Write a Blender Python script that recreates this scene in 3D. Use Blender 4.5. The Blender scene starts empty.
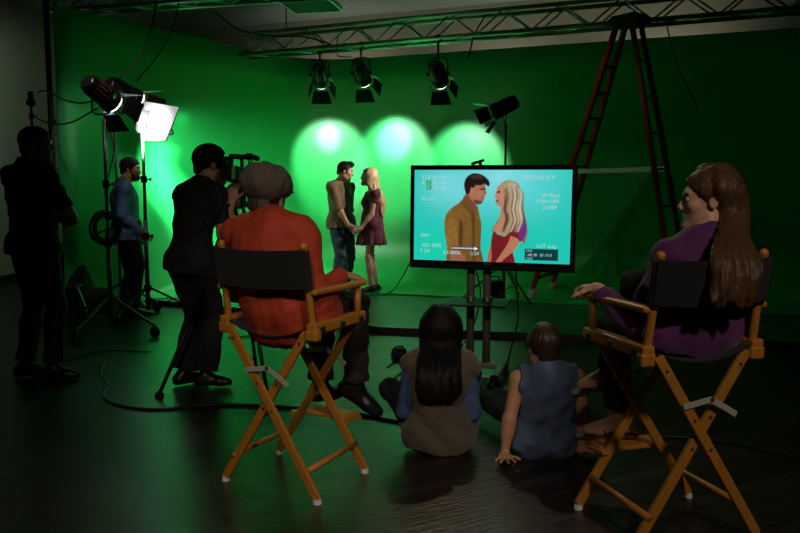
import bpy, bmesh, math, random
import numpy as np
from mathutils import Vector, Matrix
V = Vector
R = math.radians
random.seed(7)
scene = bpy.context.scene
col = scene.collection
EYE = 1.3
FOC = 735.0
PITCH = math.atan2(69.5, 735.0)

# ---------------------------------------------------------------- camera
cam_d = bpy.data.cameras.new('camera')
cam = bpy.data.objects.new('camera', cam_d)
col.objects.link(cam)
cam.location = (0, 0, EYE)
cam.rotation_euler = (math.pi/2 - PITCH, 0, 0)
cam_d.sensor_width = 36
cam_d.lens = FOC*36/800
cam_d.clip_start = 0.05
scene.camera = cam

def ray(px, py):
    cx, cy = (px-400)/FOC, (266.5-py)/FOC
    c, s = math.cos(PITCH), math.sin(PITCH)
    return V((cx, c + cy*s, -s + cy*c))

def at(px, py, Y):
    d = ray(px, py)
    return V((0, 0, EYE)) + d*(Y/d.y)

def gnd(px, py, z=0.0):
    d = ray(px, py)
    return V((0, 0, EYE)) + d*((z-EYE)/d.z)

# ---------------------------------------------------------------- materials
def lin(c):
    out = []
    for v in c:
        v = v/255.0
        out.append(v/12.92 if v <= .04045 else ((v+.055)/1.055)**2.4)
    return tuple(out)

def mat(name, rgb, rough=.6, metal=0., var=.0, vscale=8., bump=0., bscale=120., spec=.5, sheen=0., sss=0., coat=0., stretch=None):
    m = bpy.data.materials.new(name)
    m.use_nodes = True
    nt = m.node_tree
    b = nt.nodes['Principled BSDF']
    c = lin(rgb)
    b.inputs['Base Color'].default_value = (*c, 1)
    b.inputs['Roughness'].default_value = rough
    b.inputs['Metallic'].default_value = metal
    b.inputs['Specular IOR Level'].default_value = spec
    b.inputs['Sheen Weight'].default_value = sheen
    b.inputs['Coat Weight'].default_value = coat
    if sss:
        b.inputs['Subsurface Weight'].default_value = sss
        b.inputs['Subsurface Radius'].default_value = (.012, .005, .003)
    tc = nt.nodes.new('ShaderNodeTexCoord')
    src = tc.outputs['Object']
    if stretch:
        mp = nt.nodes.new('ShaderNodeMapping')
        mp.inputs['Scale'].default_value = stretch
        nt.links.new(src, mp.inputs['Vector'])
        src = mp.outputs['Vector']
    if var:
        n = nt.nodes.new('ShaderNodeTexNoise')
        n.inputs['Scale'].default_value = vscale
        n.inputs['Detail'].default_value = 5
        nt.links.new(src, n.inputs['Vector'])
        mx = nt.nodes.new('ShaderNodeMix')
        mx.data_type = 'RGBA'
        mx.inputs[6].default_value = (*[v*(1-var) for v in c], 1)
        mx.inputs[7].default_value = (*[min(1, v*(1+var)) for v in c], 1)
        nt.links.new(n.outputs['Fac'], mx.inputs[0])
        nt.links.new(mx.outputs[2], b.inputs['Base Color'])
    if bump:
        n2 = nt.nodes.new('ShaderNodeTexNoise')
        n2.inputs['Scale'].default_value = bscale
        n2.inputs['Detail'].default_value = 3
        nt.links.new(src, n2.inputs['Vector'])
        bp = nt.nodes.new('ShaderNodeBump')
        bp.inputs['Strength'].default_value = bump
        bp.inputs['Distance'].default_value = .01
        nt.links.new(n2.outputs['Fac'], bp.inputs['Height'])
        nt.links.new(bp.outputs['Normal'], b.inputs['Normal'])
    return m

def emit(name, rgb, strength):
    m = bpy.data.materials.new(name)
    m.use_nodes = True
    nt = m.node_tree
    nt.nodes.remove(nt.nodes['Principled BSDF'])
    e = nt.nodes.new('ShaderNodeEmission')
    e.inputs['Color'].default_value = (*lin(rgb), 1)
    e.inputs['Strength'].default_value = strength
    nt.links.new(e.outputs[0], nt.nodes['Material Output'].inputs[0])
    return m

def wood(name, rgb_a, rgb_b, scale=(3, 3, 30), rough=.4):
    m = bpy.data.materials.new(name)
    m.use_nodes = True
    nt = m.node_tree
    b = nt.nodes['Principled BSDF']
    tc = nt.nodes.new('ShaderNodeTexCoord')
    mp = nt.nodes.new('ShaderNodeMapping')
    mp.inputs['Scale'].default_value = scale
    n = nt.nodes.new('ShaderNodeTexNoise')
    n.inputs['Scale'].default_value = 6
    n.inputs['Detail'].default_value = 6
    n.inputs['Distortion'].default_value = 1.2
    mx = nt.nodes.new('ShaderNodeMix')
    mx.data_type = 'RGBA'
    mx.inputs[6].default_value = (*lin(rgb_a), 1)
    mx.inputs[7].default_value = (*lin(rgb_b), 1)
    nt.links.new(tc.outputs['Object'], mp.inputs['Vector'])
    nt.links.new(mp.outputs['Vector'], n.inputs['Vector'])
    nt.links.new(n.outputs['Fac'], mx.inputs[0])
    nt.links.new(mx.outputs[2], b.inputs['Base Color'])
    b.inputs['Roughness'].default_value = rough
    return m

# ---------------------------------------------------------------- object helpers
def tag(o, label=None, cat=None, group=None, kind=None):
    if label: o['label'] = label
    if cat: o['category'] = cat
    if group: o['group'] = group
    if kind: o['kind'] = kind
    return o

def empty(name, loc, rz=0., label=None, cat=None, group=None):
    o = bpy.data.objects.new(name, None)
    o.empty_display_size = .1
    col.objects.link(o)
    o.location = loc
    o.rotation_euler = (0, 0, rz)
    return tag(o, label, cat, group)

def obj(name, bm, m, parent=None, smooth=False, loc=None, bevel=0., label=None):
    bmesh.ops.recalc_face_normals(bm, faces=bm.faces)
    me = bpy.data.meshes.new(name)
    bm.to_mesh(me)
    bm.free()
    for mm in (m if isinstance(m, (list, tuple)) else [m]):
        me.materials.append(mm)
    if smooth:
        me.shade_smooth()
    o = bpy.data.objects.new(name, me)
    col.objects.link(o)
    if parent is not None: o.parent = parent
    if loc is not None: o.location = loc
    if smooth == 'auto':
        me.set_sharp_from_angle(angle=R(40))
    if bevel:
        md = o.modifiers.new('bevel', 'BEVEL')
        md.width = bevel
        md.segments = 2
        md.limit_method = 'ANGLE'
    if label: o['label'] = label
    return o

def NB(): return bmesh.new()

def box(bm, c, size, M=None, taper=None):
    hx, hy, hz = size[0]/2, size[1]/2, size[2]/2
    vs = []
    for z in (-hz, hz):
        for x, y in ((-hx, -hy), (hx, -hy), (hx, hy), (-hx, hy)):
            k = taper if (taper and z > 0) else 1
            p = V((x*k, y*k, z))
            if M is not None: p = M @ p
            vs.append(bm.verts.new(V(c)+p))
    for f in ((3, 2, 1, 0), (4, 5, 6, 7), (0, 1, 5, 4), (1, 2, 6, 5), (2, 3, 7, 6), (3, 0, 4, 7)):
        bm.faces.new([vs[i] for i in f])
    return bm

def frame(d, hint=V((0, 0, 1))):
    d = V(d).normalized()
    if abs(d.dot(hint)) > .98: hint = V((0, 1, 0)) if abs(d.y) < .9 else V((1, 0, 0))
    x = d.cross(hint).normalized()
    y = x.cross(d).normalized()
    return Matrix((x, y, d)).transposed()      # columns: side, up-ish, along d

def bar(bm, a, b, w, t, hint=V((0, 0, 1))):
    a, b = V(a), V(b)
    M = frame(b-a, hint)
    return box(bm, (a+b)/2, (w, t, (b-a).length), M)

def cyl(bm, a, b, r1, r2=None, seg=16, caps=True):
    a, b = V(a), V(b)
    r2 = r1 if r2 is None else r2
    M = frame(b-a)
    ra, rb = [], []
    for i in range(seg):
        t = 2*math.pi*i/seg
        e = M @ V((math.cos(t), math.sin(t), 0))
        ra.append(bm.verts.new(a+e*r1)); rb.append(bm.verts.new(b+e*r2))
    for i in range(seg):
        j = (i+1) % seg
        bm.faces.new((ra[i], ra[j], rb[j], rb[i]))
    if caps:
        bm.faces.new(ra[::-1]); bm.faces.new(rb)
    return bm

def catmull(pts, n=8):
    pts = [V(p) for p in pts]
    P = [pts[0]*2-pts[1]] + pts + [pts[-1]*2-pts[-2]]
    out = []
    for i in range(1, len(P)-2):
        a, b, c, d = P[i-1:i+3]
        for k in range(n):
            t = k/n
            out.append(.5*((2*b)+(c-a)*t+(2*a-5*b+4*c-d)*t*t+(3*b-a-3*c+d)*t**3))
    out.append(pts[-1])
    return out

def tube(bm, pts, r, seg=8, smooth=0, closed=False):
    pts = catmull(pts, smooth) if smooth else [V(p) for p in pts]
    rings = []
    n = len(pts)
    up = None
    for i, p in enumerate(pts):
        if closed: d = pts[(i+1) % n]-pts[i-1]
        else: d = pts[min(i+1, n-1)]-pts[max(i-1, 0)]
        d.normalize()
        if up is None: up = frame(d).col[1]
        x = d.cross(up)
        if x.length < 1e-4: x = frame(d).col[0]
        x.normalize()
        up = x.cross(d).normalized()
        rings.append([bm.verts.new(p+(x*math.cos(2*math.pi*k/seg)+up*math.sin(2*math.pi*k/seg))*r) for k in range(seg)])
    for i in range(n if closed else n-1):
        a, b = rings[i], rings[(i+1) % n]
        for k in range(seg):
            bm.faces.new((a[k], a[(k+1) % seg], b[(k+1) % seg], b[k]))
    if not closed:
        bm.faces.new(rings[0][::-1]); bm.faces.new(rings[-1])
    return bm

def lathe(bm, prof, seg=24, M=None, o=V((0, 0, 0)), cap=True):
    """prof: (radius, z) pairs, turned about local z"""
    rings = []
    for r, z in prof:
        ring = []
        for k in range(seg):
            t = 2*math.pi*k/seg
            p = V((r*math.cos(t), r*math.sin(t), z))
            if M is not None: p = M @ p
            ring.append(bm.verts.new(o+p))
        rings.append(ring)
    for a, b in zip(rings[:-1], rings[1:]):
        for k in range(seg):
            bm.faces.new((a[k], a[(k+1) % seg], b[(k+1) % seg], b[k]))
    if cap:
        bm.faces.new(rings[0][::-1]); bm.faces.new(rings[-1])
    return bm

def copy_tree(o, parent=None):
    c = o.copy()
    col.objects.link(c)
    c.parent = parent
    for ch in list(o.children):
        copy_tree(ch, c)
    return c

# ---------------------------------------------------------------- signed distance figures
def npv(p): return np.array((p[0], p[1], p[2]), np.float32)

def cone(a, b, ra, rb=None, k=.02, flat=False, op='add'):
    return dict(t='cone', a=npv(a), b=npv(b), ra=ra, rb=ra if rb is None else rb, k=k, flat=flat, op=op)

def ell(c, r, M=None, k=.02, op='add'):
    M = np.eye(3, dtype=np.float32) if M is None else np.array(M, np.float32)
    return dict(t='ell', c=npv(c), r=np.array(r, np.float32), M=M, k=k, op=op)

def cut(c, n): return dict(t='cut', c=npv(c), n=npv(V(n).normalized()), op='cut')

def surface(prims, h, noise=None):
    lo = np.full(3, 1e9); hi = np.full(3, -1e9)
    for p in prims:
        if p['op'] != 'add': continue
        if p['t'] == 'cone':
            m = max(p['ra'], p['rb'])
            l, u = np.minimum(p['a'], p['b'])-m, np.maximum(p['a'], p['b'])+m
        else:
            e = np.sqrt(((p['M']*p['r'][None, :])**2).sum(1))
            l, u = p['c']-e, p['c']+e
        p['lo'], p['hi'] = l, u
        lo = np.minimum(lo, l); hi = np.maximum(hi, u)
    lo = lo-4*h-.02; hi = hi+4*h+.02
    n = np.ceil((hi-lo)/h).astype(int)+1
    ax = [(lo[i]+h*np.arange(n[i])).astype(np.float32) for i in range(3)]
    v = np.full(n, .3, np.float32)
    for p in prims:
        if p['op'] == 'add':
            pad = p['k']+3*h+.012
            i0 = np.clip(((p['lo']-pad-lo)/h).astype(int), 0, n-1)
            i1 = np.clip(((p['hi']+pad-lo)/h).astype(int)+2, 1, n)
        else:
            i0 = np.zeros(3, int); i1 = n
        sl = tuple(slice(a, b) for a, b in zip(i0, i1))
        X = ax[0][sl[0]][:, None, None]; Y = ax[1][sl[1]][None, :, None]; Z = ax[2][sl[2]][None, None, :]
        blk = v[sl]
        if p['t'] == 'cut':
            c, nn = p['c'], p['n']
            v[sl] = np.maximum(blk, (X-c[0])*nn[0]+(Y-c[1])*nn[1]+(Z-c[2])*nn[2])
            continue
        if p['t'] == 'cone':
            a, b = p['a'], p['b']
            ba = b-a
            L2 = float((ba*ba).sum())+1e-9
            dx, dy, dz = X-a[0], Y-a[1], Z-a[2]
            tt = (dx*ba[0]+dy*ba[1]+dz*ba[2])/L2
            t = np.clip(tt, 0, 1)
            d = np.sqrt((dx-t*ba[0])**2+(dy-t*ba[1])**2+(dz-t*ba[2])**2)-(p['ra']+(p['rb']-p['ra'])*t)
            if p['flat']:
                d = np.maximum(d, (tt-1)*math.sqrt(L2))
        else:
            c, r, M = p['c'], p['r'], p['M']
            dx, dy, dz = X-c[0], Y-c[1], Z-c[2]
            q = [(dx*M[0, i]+dy*M[1, i]+dz*M[2, i]) for i in range(3)]
            k0 = np.sqrt(sum((q[i]/r[i])**2 for i in range(3)))
            k1 = np.sqrt(sum((q[i]/r[i]**2)**2 for i in range(3)))+1e-6
            d = k0*(k0-1)/k1
        k = max(p['k'], 1e-4)
        if p['op'] == 'add':
            hh = np.clip(.5+.5*(blk-d)/k, 0, 1)
            v[sl] = blk+(d-blk)*hh-k*hh*(1-hh)
        else:
            d = -d
            hh = np.clip(.5-.5*(blk-d)/k, 0, 1)
            v[sl] = blk+(d-blk)*hh+k*hh*(1-hh)
    if noise is not None:
        v += noise(ax[0][:, None, None], ax[1][None, :, None], ax[2][None, None, :]).astype(np.float32)
    # surface nets
    s = v < 0
    a = s.astype(np.int8)
    cnt = (a[:-1, :-1, :-1]+a[1:, :-1, :-1]+a[:-1, 1:, :-1]+a[1:, 1:, :-1]+a[:-1, :-1, 1:]+a[1:, :-1, 1:]+a[:-1, 1:, 1:]+a[1:, 1:, 1:])
    act = (cnt > 0) & (cnt < 8)
    idx = np.argwhere(act)
    ids = np.full(act.shape, -1, np.int64)
    ids[act] = np.arange(len(idx))
    offs = np.array([[i, j, k] for i in (0, 1) for j in (0, 1) for k in (0, 1)])
    vals = np.stack([v[idx[:, 0]+o[0], idx[:, 1]+o[1], idx[:, 2]+o[2]] for o in offs], 1)
    acc = np.zeros((len(idx), 3)); num = np.zeros(len(idx))
    for i in range(8):
        for j in range(i+1, 8):
            if np.abs(offs[i]-offs[j]).sum() != 1: continue
            va, vb = vals[:, i], vals[:, j]
            m = (va < 0) != (vb < 0)
            t = np.where(m, va/np.where(m, va-vb, 1), 0)
            pt = offs[i][None, :]+(offs[j]-offs[i])[None, :]*t[:, None]
            acc += pt*m[:, None]; num += m
    verts = lo[None, :]+h*(idx+acc/num[:, None])
    quads = []
    for axis in range(3):
        b, c = (axis+1) % 3, (axis+2) % 3
        s0 = [slice(None)]*3; s1 = [slice(None)]*3
        s0[axis] = slice(None, -1); s1[axis] = slice(1, None)
        A, B = s[tuple(s0)], s[tuple(s1)]
        e = np.argwhere(A != B)
        e = e[(e[:, b] > 0) & (e[:, c] > 0) & (e[:, b] < act.shape[b]) & (e[:, c] < act.shape[c])]
        if not len(e): continue
        def cell(db, dc):
            q = e.copy(); q[:, b] -= db; q[:, c] -= dc
            return ids[q[:, 0], q[:, 1], q[:, 2]]
        f = np.stack([cell(1, 1), cell(0, 1), cell(0, 0), cell(1, 0)], 1)
        ins = A[e[:, 0], e[:, 1], e[:, 2]]
        f[~ins] = f[~ins][:, ::-1]
        quads.append(f[(f >= 0).all(1)])
    return verts, np.concatenate(quads)

def relax(verts, quads, it=1, w=.5):
    for _ in range(it):
        acc = np.zeros_like(verts); num = np.zeros(len(verts))
        for i in range(4):
            a, b = quads[:, i], quads[:, (i+1) % 4]
            np.add.at(acc, a, verts[b]); np.add.at(num, a, 1)
            np.add.at(acc, b, verts[a]); np.add.at(num, b, 1)
        verts = verts*(1-w)+w*acc/np.maximum(num, 1)[:, None]
    return verts

def grow(name, prims, h, m, parent=None, origin=V((0, 0, 0)), noise=None, it=1, label=None, floor=None):
    verts, quads = surface(prims, h, noise)
    if it: verts = relax(verts, quads, it)
    if floor is not None: verts[:, 2] = np.maximum(verts[:, 2], floor)
    verts = verts-np.array(origin)[None, :]
    me = bpy.data.meshes.new(name)
    me.vertices.add(len(verts)); me.vertices.foreach_set('co', verts.astype(np.float32).ravel())
    me.loops.add(len(quads)*4); me.loops.foreach_set('vertex_index', quads.astype(np.int32).ravel())
    me.polygons.add(len(quads)); me.polygons.foreach_set('loop_start', np.arange(0, len(quads)*4, 4, dtype=np.int32))
    me.polygons.foreach_set('loop_total', np.full(len(quads), 4, np.int32))
    me.update(calc_edges=True)
    me.validate()
    for mm in (m if isinstance(m, (list, tuple)) else [m]): me.materials.append(mm)
    me.shade_smooth()
    o = bpy.data.objects.new(name, me)
    col.objects.link(o)
    if parent is not None: o.parent = parent
    else: o.location = origin
    if label: o['label'] = label
    return o

def folds(amp, wl=.09, seed=0, aniso=(1, 1, 1.6)):
    rs = np.random.RandomState(seed)
    dirs = rs.normal(size=(5, 3))*np.array(aniso)
    dirs /= np.linalg.norm(dirs, axis=1)[:, None]
    ph = rs.uniform(0, 6.28, (5, 2))
    def f(X, Y, Z):
        out = 0
        for (dx, dy, dz), (p0, p1) in zip(dirs, ph):
            k = 2*math.pi/wl*(.6+.8*(p0/6.28))
            w = .9*np.sin(11*(X*dy+Y*dz+Z*dx)+p1)
            s_ = np.sin(k*(X*dx+Y*dy+Z*dz)+p0+w)
            out = out+s_*np.abs(s_)
        return amp*out/2.2
    return f

def grooves(amp, c, n=46, seed=0, wob=.6):
    """vertical strands about the axis through c"""
    def f(X, Y, Z):
        th = np.arctan2(X-c[0], Y-c[1])
        w = wob*np.sin(Z*22+seed)+.5*wob*np.sin(Z*51+2*seed+th*3)
        return amp*(np.sin(n*th+w*2)+.6*np.sin(n*1.7*th+w*3+1))
    return f
# ================================================================ people
def lerp(a, b, t): return V(a)+(V(b)-V(a))*t

def ik(a, tgt, l1, l2, pole):
    a, tgt = V(a), V(tgt)
    d = tgt-a
    L = min(d.length, (l1+l2)*.995)
    d.normalize()
    tgt = a+d*L
    x = (l1*l1-l2*l2+L*L)/(2*L)
    y = math.sqrt(max(l1*l1-x*x, 0))
    p = V(pole)-d*V(pole).dot(d)
    p.normalize()
    return a+d*x+p*y, tgt

def basis(right, up):
    up = V(up).normalized()
    r = V(right)-up*V(right).dot(up)
    r.normalize()
    f = up.cross(r)
    return Matrix((r, f, up)).transposed()

class Fig:
    """joint positions in world space; index 0 = left, 1 = right"""
    def __init__(s, base, ang, h=1.75, fem=False, girth=1.):
        s.b = V((base[0], base[1], base[2] if len(base) > 2 else 0))
        s.u = h/1.75
        s.fem = fem; s.g = girth
        s.kid = 1.
        s.a = R(ang)
        s.f = V((math.cos(s.a), math.sin(s.a), 0)); s.r = V((math.sin(s.a), -math.cos(s.a), 0))
        u = s.u
        s.pel = s.L(0, 0, .96*u); s.che = s.L(0, .0, 1.25*u); s.nec = s.L(0, -.015*u, 1.475*u)
        s.hed = s.L(0, .02*u, 1.625*u)
        s.sw = (.162 if fem else .18)*u
        s.hw = .095*u
        s.chest_r = s.r.copy(); s.hip_r = s.r.copy()
        s.head_m = basis(s.r, (0, 0, 1))
        s.hands = [None, None]
        s.feet = [s.f.copy(), s.f.copy()]
        s.hs = u
        s.finger_r = .0085
        s.done()
        for i, sg in enumerate((-1, 1)):
            s.leg(i, s.L(sg*.1*u, 0, .085*u))
            s.arm(i, s.L(sg*.25*u, .06*u, .86*u), s.r*sg*.4-s.f)
            s.hand(i, V((0, 0, -1)), -s.r*sg, .35)
    def L(s, r, f, z): return s.b+s.r*r+s.f*f+V((0, 0, z))
    def done(s):
        up = (s.nec-s.che).normalized()
        s.sho = [s.nec-up*.068*s.u+s.chest_r*sg*s.sw for sg in (-1, 1)]
        s.hip = [s.pel-V((0, 0, .03*s.u))+s.hip_r*sg*s.hw for sg in (-1, 1)]
        if not hasattr(s, 'elb'):
            s.elb = [None]*2; s.wri = [None]*2; s.kne = [None]*2; s.ank = [None]*2
        return s
    def arm(s, i, wrist, pole):
        s.elb[i], s.wri[i] = ik(s.sho[i], wrist, .295*s.u, .26*s.u, pole)
    def leg(s, i, ankle, pole=None):
        s.kne[i], s.ank[i] = ik(s.hip[i], ankle, .43*s.u, .425*s.u, pole if pole is not None else s.f)
    def hand(s, i, d, n, curl=.3, spread=.25):
        s.hands[i] = (V(d).normalized(), V(n).normalized(), curl, spread)
    def look(s, ang, pitch=0., roll=0.):
        a = R(ang)
        f = V((math.cos(a)*math.cos(R(pitch)), math.sin(a)*math.cos(R(pitch)), math.sin(R(pitch))))
        r = V((math.sin(a), -math.cos(a), 0))
        up = r.cross(f)
        up = (up*math.cos(R(roll))+r*math.sin(R(roll)))
        s.head_m = basis(f.cross(up), up)
        return s
    def H(s, x, y, z): return s.hed+s.head_m @ V((x, y, z))*s.hs
    # -------- primitives
    def torso(s, g=0., low=True):
        u, q = s.u, s.g
        Mp = basis(s.hip_r, s.che-s.pel); Mc = basis(s.chest_r, s.nec-s.pel)
        w = .9 if s.fem else 1.
        P = [ell(s.pel, ((.165 if not s.fem else .168)*u*q+g, .112*u*q+g, .13*u+g), Mp, .05),
             ell(lerp(s.pel, s.che, .5), (.142*w*u*q+g, .1*u*q+g, .17*u+g), Mp, .06),
             ell(lerp(s.che, s.nec, .15), (.165*w*u*q+g, .112*u*q+g, .185*u+g), Mc, .06),
             cone(s.sho[0], s.sho[1], .047*u*q+g, .047*u*q+g, .05)]
        for i in (0, 1):
            P.append(cone(lerp(s.nec, s.hed, .1), s.sho[i], .04*u+g, .046*u*q+g, .04))
        if s.fem:
            fw = Mc.col[1]
            for sg in (-1, 1):
                P.append(ell(s.che+fw*.085*u+s.chest_r*sg*.07*u+V((0, 0, .01)), (.058*u+g, .052*u+g, .06*u+g), None, .03))
        return P
    def armp(s, i, g=0., t0=0., t1=2., flare=0.):
        """sleeve or bare arm; t 0..1 upper arm, 1..2 forearm"""
        u, q = s.u*(.86 if s.fem else 1), s.g
        a, e, w = s.sho[i], s.elb[i], s.wri[i]
        P = [cone(a, lerp(a, e, min(t1, 1)), .052*u*q+g, (.052-.012*min(t1, 1))*u*q+g+(flare if t1 <= 1 else 0), .03, t1 <= 1 and t1 < 2)]
        if t1 > 1:
            k = t1-1
            P.append(cone(e, lerp(e, w, k), .041*u*q+g, (.041-.015*k)*u*q+g+flare, .02, t1 < 2))
            if t1 >= 1.6: P.append(ell(lerp(e, w, .28), (.041*u+g, .041*u+g, .07*u+g), frame(w-e), .03))
        return P
    def legp(s, i, g=0., t1=2., flare=0.):
        u = s.u*(.95 if s.fem else 1)
        a, k, n = s.hip[i], s.kne[i], s.ank[i]
        P = [cone(a, k if t1 > 1 else lerp(a, k, t1), .084*u*s.g+g, .053*u+g, .04, t1 <= 1)]
        if t1 > 1:
            P.append(cone(k, lerp(k, n, t1-1), .052*u+g, .036*u+g+flare, .03, t1 < 2))
            back = -(s.kne[i]-lerp(a, n, .5))
            if back.length > .02: back = back.normalized()
            else: back = -V(s.feet[i])
            P.append(ell(lerp(k, n, .3)+back*.016*u, (.048*u+g*.8, .05*u+g*.8, .12*u), frame(n-k), .04))
        return P
    def footp(s, i, g=0.):
        u = s.u*(.92 if s.fem else 1)
        d = V(s.feet[i]).normalized()
        dn = (s.ank[i]-s.kne[i]); dn = dn-d*dn.dot(d); dn.normalize()
        n = s.ank[i]
        hl = n-d*.035*u+dn*.042*u; bl = n+d*.1*u+dn*.052*u; to = n+d*.165*u+dn*.056*u
        side = d.cross(dn).normalized()
        P = [cone(n, hl, .036*u+g, .036*u+g, .02), cone(hl, bl, .035*u+g, .032*u+g, .02),
             cone(n+dn*.01*u, bl, .036*u+g, .026*u+g, .02), cone(bl, to, .03*u+g, .02*u+g, .02),
             cone(bl+side*.016*u, to+side*.012*u-d*.01*u, .026*u+g, .018*u+g, .02),
             cone(bl-side*.016*u, to-side*.012*u-d*.01*u, .026*u+g, .018*u+g, .02)]
        s_cut = (hl+dn*(.034*u+g), dn)
        return P, s_cut
    def handp(s, i):
        d, n, curl, spread = s.hands[i]
        d = (d-n*d.dot(n)).normalized()
        q = s.u*(.9 if s.fem else 1)*s.kid
        side = n.cross(d)*(1 if i == 1 else -1)    # towards the thumb
        side.normalize()
        w = s.wri[i]
        M = Matrix((side, d, n)).transposed()
        P = [cone(w-d*.01, w+d*.02*q, .025*q, .026*q, .02),
             ell(w+d*.05*q, (.040*q, .052*q, .017*q), M, .015)]
        fr = s.finger_r*s.u*s.kid
        for j, (o, ln) in enumerate(zip((.030, .010, -.010, -.029), (.072, .08, .075, .058))):
            p = w+d*(.086 if j in (1, 2) else .08)*q+side*o*q
            dr = (d+side*spread*(.55, .15, -.22, -.6)[j]).normalized()
            P.append(cone(w+d*.04*q+side*o*.8*q, p, fr*1.15, fr*1.1, .008))
            c = curl*.5
            for frac in (.45, .31, .24):
                dd = dr*math.cos(c)+n*math.sin(c)
                e = p+dd*ln*frac*q
                P.append(cone(p, e, fr, fr*.9, .003))
                p = e; c += curl*1.1
        p = w+d*.022*q+side*.026*q
        for ln, cc in ((.038, .25), (.03, .5), (.024, .7)):
            dd = (d*(.55+.35*cc)+side*(.75-.5*cc*min(1, curl+.3))+n*.35*curl*(1+cc)).normalized()
            e = p+dd*ln*q
            P.append(cone(p, e, fr*1.25, fr*1.05, .006)); p = e
        return P
    def headp(s):
        hs, M, H = s.hs, s.head_m, s.H
        k = hs
        w = .95 if s.fem else 1.
        P = [cone(H(0, -.02, -.05), s.nec+V((0, 0, -.01)), (.052 if s.fem else .06)*k, (.056 if s.fem else .066)*k, .03),
             ell(H(0, -.012, .035), (.075*k, .096*k, .088*k), M, .02),
             ell(H(0, .03, -.035), (.058*w*k, .062*k, .078*k), M, .03),
             cone(H(-.046*w, .0, -.062), H(0, .066, -.1), .022*k, .02*k, .025),
             cone(H(.046*w, .0, -.062), H(0, .066, -.1), .022*k, .02*k, .025),
             cone(H(-.03, .078, .03), H(.03, .078, .03), .014*k, .014*k, .02),
             ell(H(-.042*w, .06, -.018), (.022*k, .024*k, .022*k), M, .02),
             ell(H(.042*w, .06, -.018), (.022*k, .024*k, .022*k), M, .02)]
        for sg in (-1, 1):
            P.append(ell(H(sg*.031, .1, .006), (.017*k, .016*k, .011*k), M, .012, 'sub'))
        P += [cone(H(0, .091, .014), H(0, .108 if s.fem else .111, -.026), .006*k, (.009 if s.fem else .011)*k, .01),
              ell(H(-.012, .099, -.031), (.009*k,)*3, M, .006), ell(H(.012, .099, -.031), (.009*k,)*3, M, .006),
              cone(H(-.016, .084, -.056), H(.016, .084, -.056), .008*k, .008*k, .006),
              cone(H(-.013, .083, -.068), H(.013, .083, -.068), .0085*k, .0085*k, .006),
              ell(H(0, .079, -.098), (.019*k, .016*k, .015*k), M, .014)]
        for sg in (-1, 1):
            P += [ell(H(sg*.077, -.008, -.004), (.009*k, .019*k, .031*k), M, .008),
                  ell(H(sg*.087, -.003, -.002), (.007*k, .010*k, .017*k), M, .006, 'sub')]
        return P

SKIN = mat('skin', (196, 140, 112), .5, sss=.12, var=.08, vscale=20)
SKIN_PALE = mat('pale_skin', (214, 164, 138), .5, sss=.12, var=.06, vscale=20)
EYE_M = mat('eye', (215, 210, 205), .15)
IRIS_M = mat('iris', (40, 28, 20), .15)
SHADOW_CLOTH = {}

def make_body(F, label, skin, h=.007, shoes=True, group=None):
    P = F.torso(-.006)+F.headp()
    for i in (0, 1):
        P += F.armp(i)+F.legp(i, -.004)+F.handp(i)
        fp, c = F.footp(i, -.004 if shoes else 0)
        P += fp
    o = grow('person', P, h, skin, None, F.b, label=label)
    o['category'] = 'person'
    for sg in (-1, 1):
        bm = NB()
        bmesh.ops.create_uvsphere(bm, u_segments=14, v_segments=10, radius=.0125*F.hs)
        for f in bm.faces: f.material_index = 0
        M = F.head_m.to_4x4()
        for v in bm.verts:                      # sphere pole towards the gaze
            p = V((v.co.x, v.co.z, v.co.y)); v.co = F.head_m @ p
        fw = F.head_m.col[1]
        for f in bm.faces:
            if f.calc_center_median().normalized().dot(fw) > .86: f.material_index = 1
        c = F.H(sg*.031, .0765, .006)-F.b
        bmesh.ops.translate(bm, verts=bm.verts, vec=c)
        obj('eye', bm, [EYE_M, IRIS_M], o, True)
    return o

def brows(F, o, m):
    bm = NB()
    for sg in (-1, 1):
        tube(bm, [F.H(sg*.014, .0915, .025)-F.b, F.H(sg*.03, .091, .031)-F.b, F.H(sg*.047, .080, .026)-F.b], .0038*F.hs, 6, 4)
    obj('eyebrows', bm, m, o, True)

def shoes(F, o, m, h=.007, g=.007, sole=None):
    for i in (0, 1):
        P, (c, n) = F.footp(i, g)
        P = P+[cut(c-n*.004, n)]
        s = grow('shoe', P, h, m, o, F.b)

def trousers(F, o, m, h=.009, g=.014, t1=1.93, amp=.004, seed=1, flare=.016, top=None, waist=.06):
    u, q = F.u, F.g
    Mp = basis(F.hip_r, F.che-F.pel)
    P = [ell(F.pel, (.165*u*q+g, .112*u*q+g, .13*u+g), Mp, .05),
         ell(lerp(F.pel, F.che, .3), (.145*u*q+g*.7, .102*u*q+g*.7, .12*u), Mp, .05)]
    P.append(cut(lerp(F.pel, F.che, .34), F.che-F.pel))
    for i in (0, 1): P += F.legp(i, g, t1, flare)
    return grow('trousers', P, h, m, o, F.b, folds(amp, .1, seed))

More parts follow.
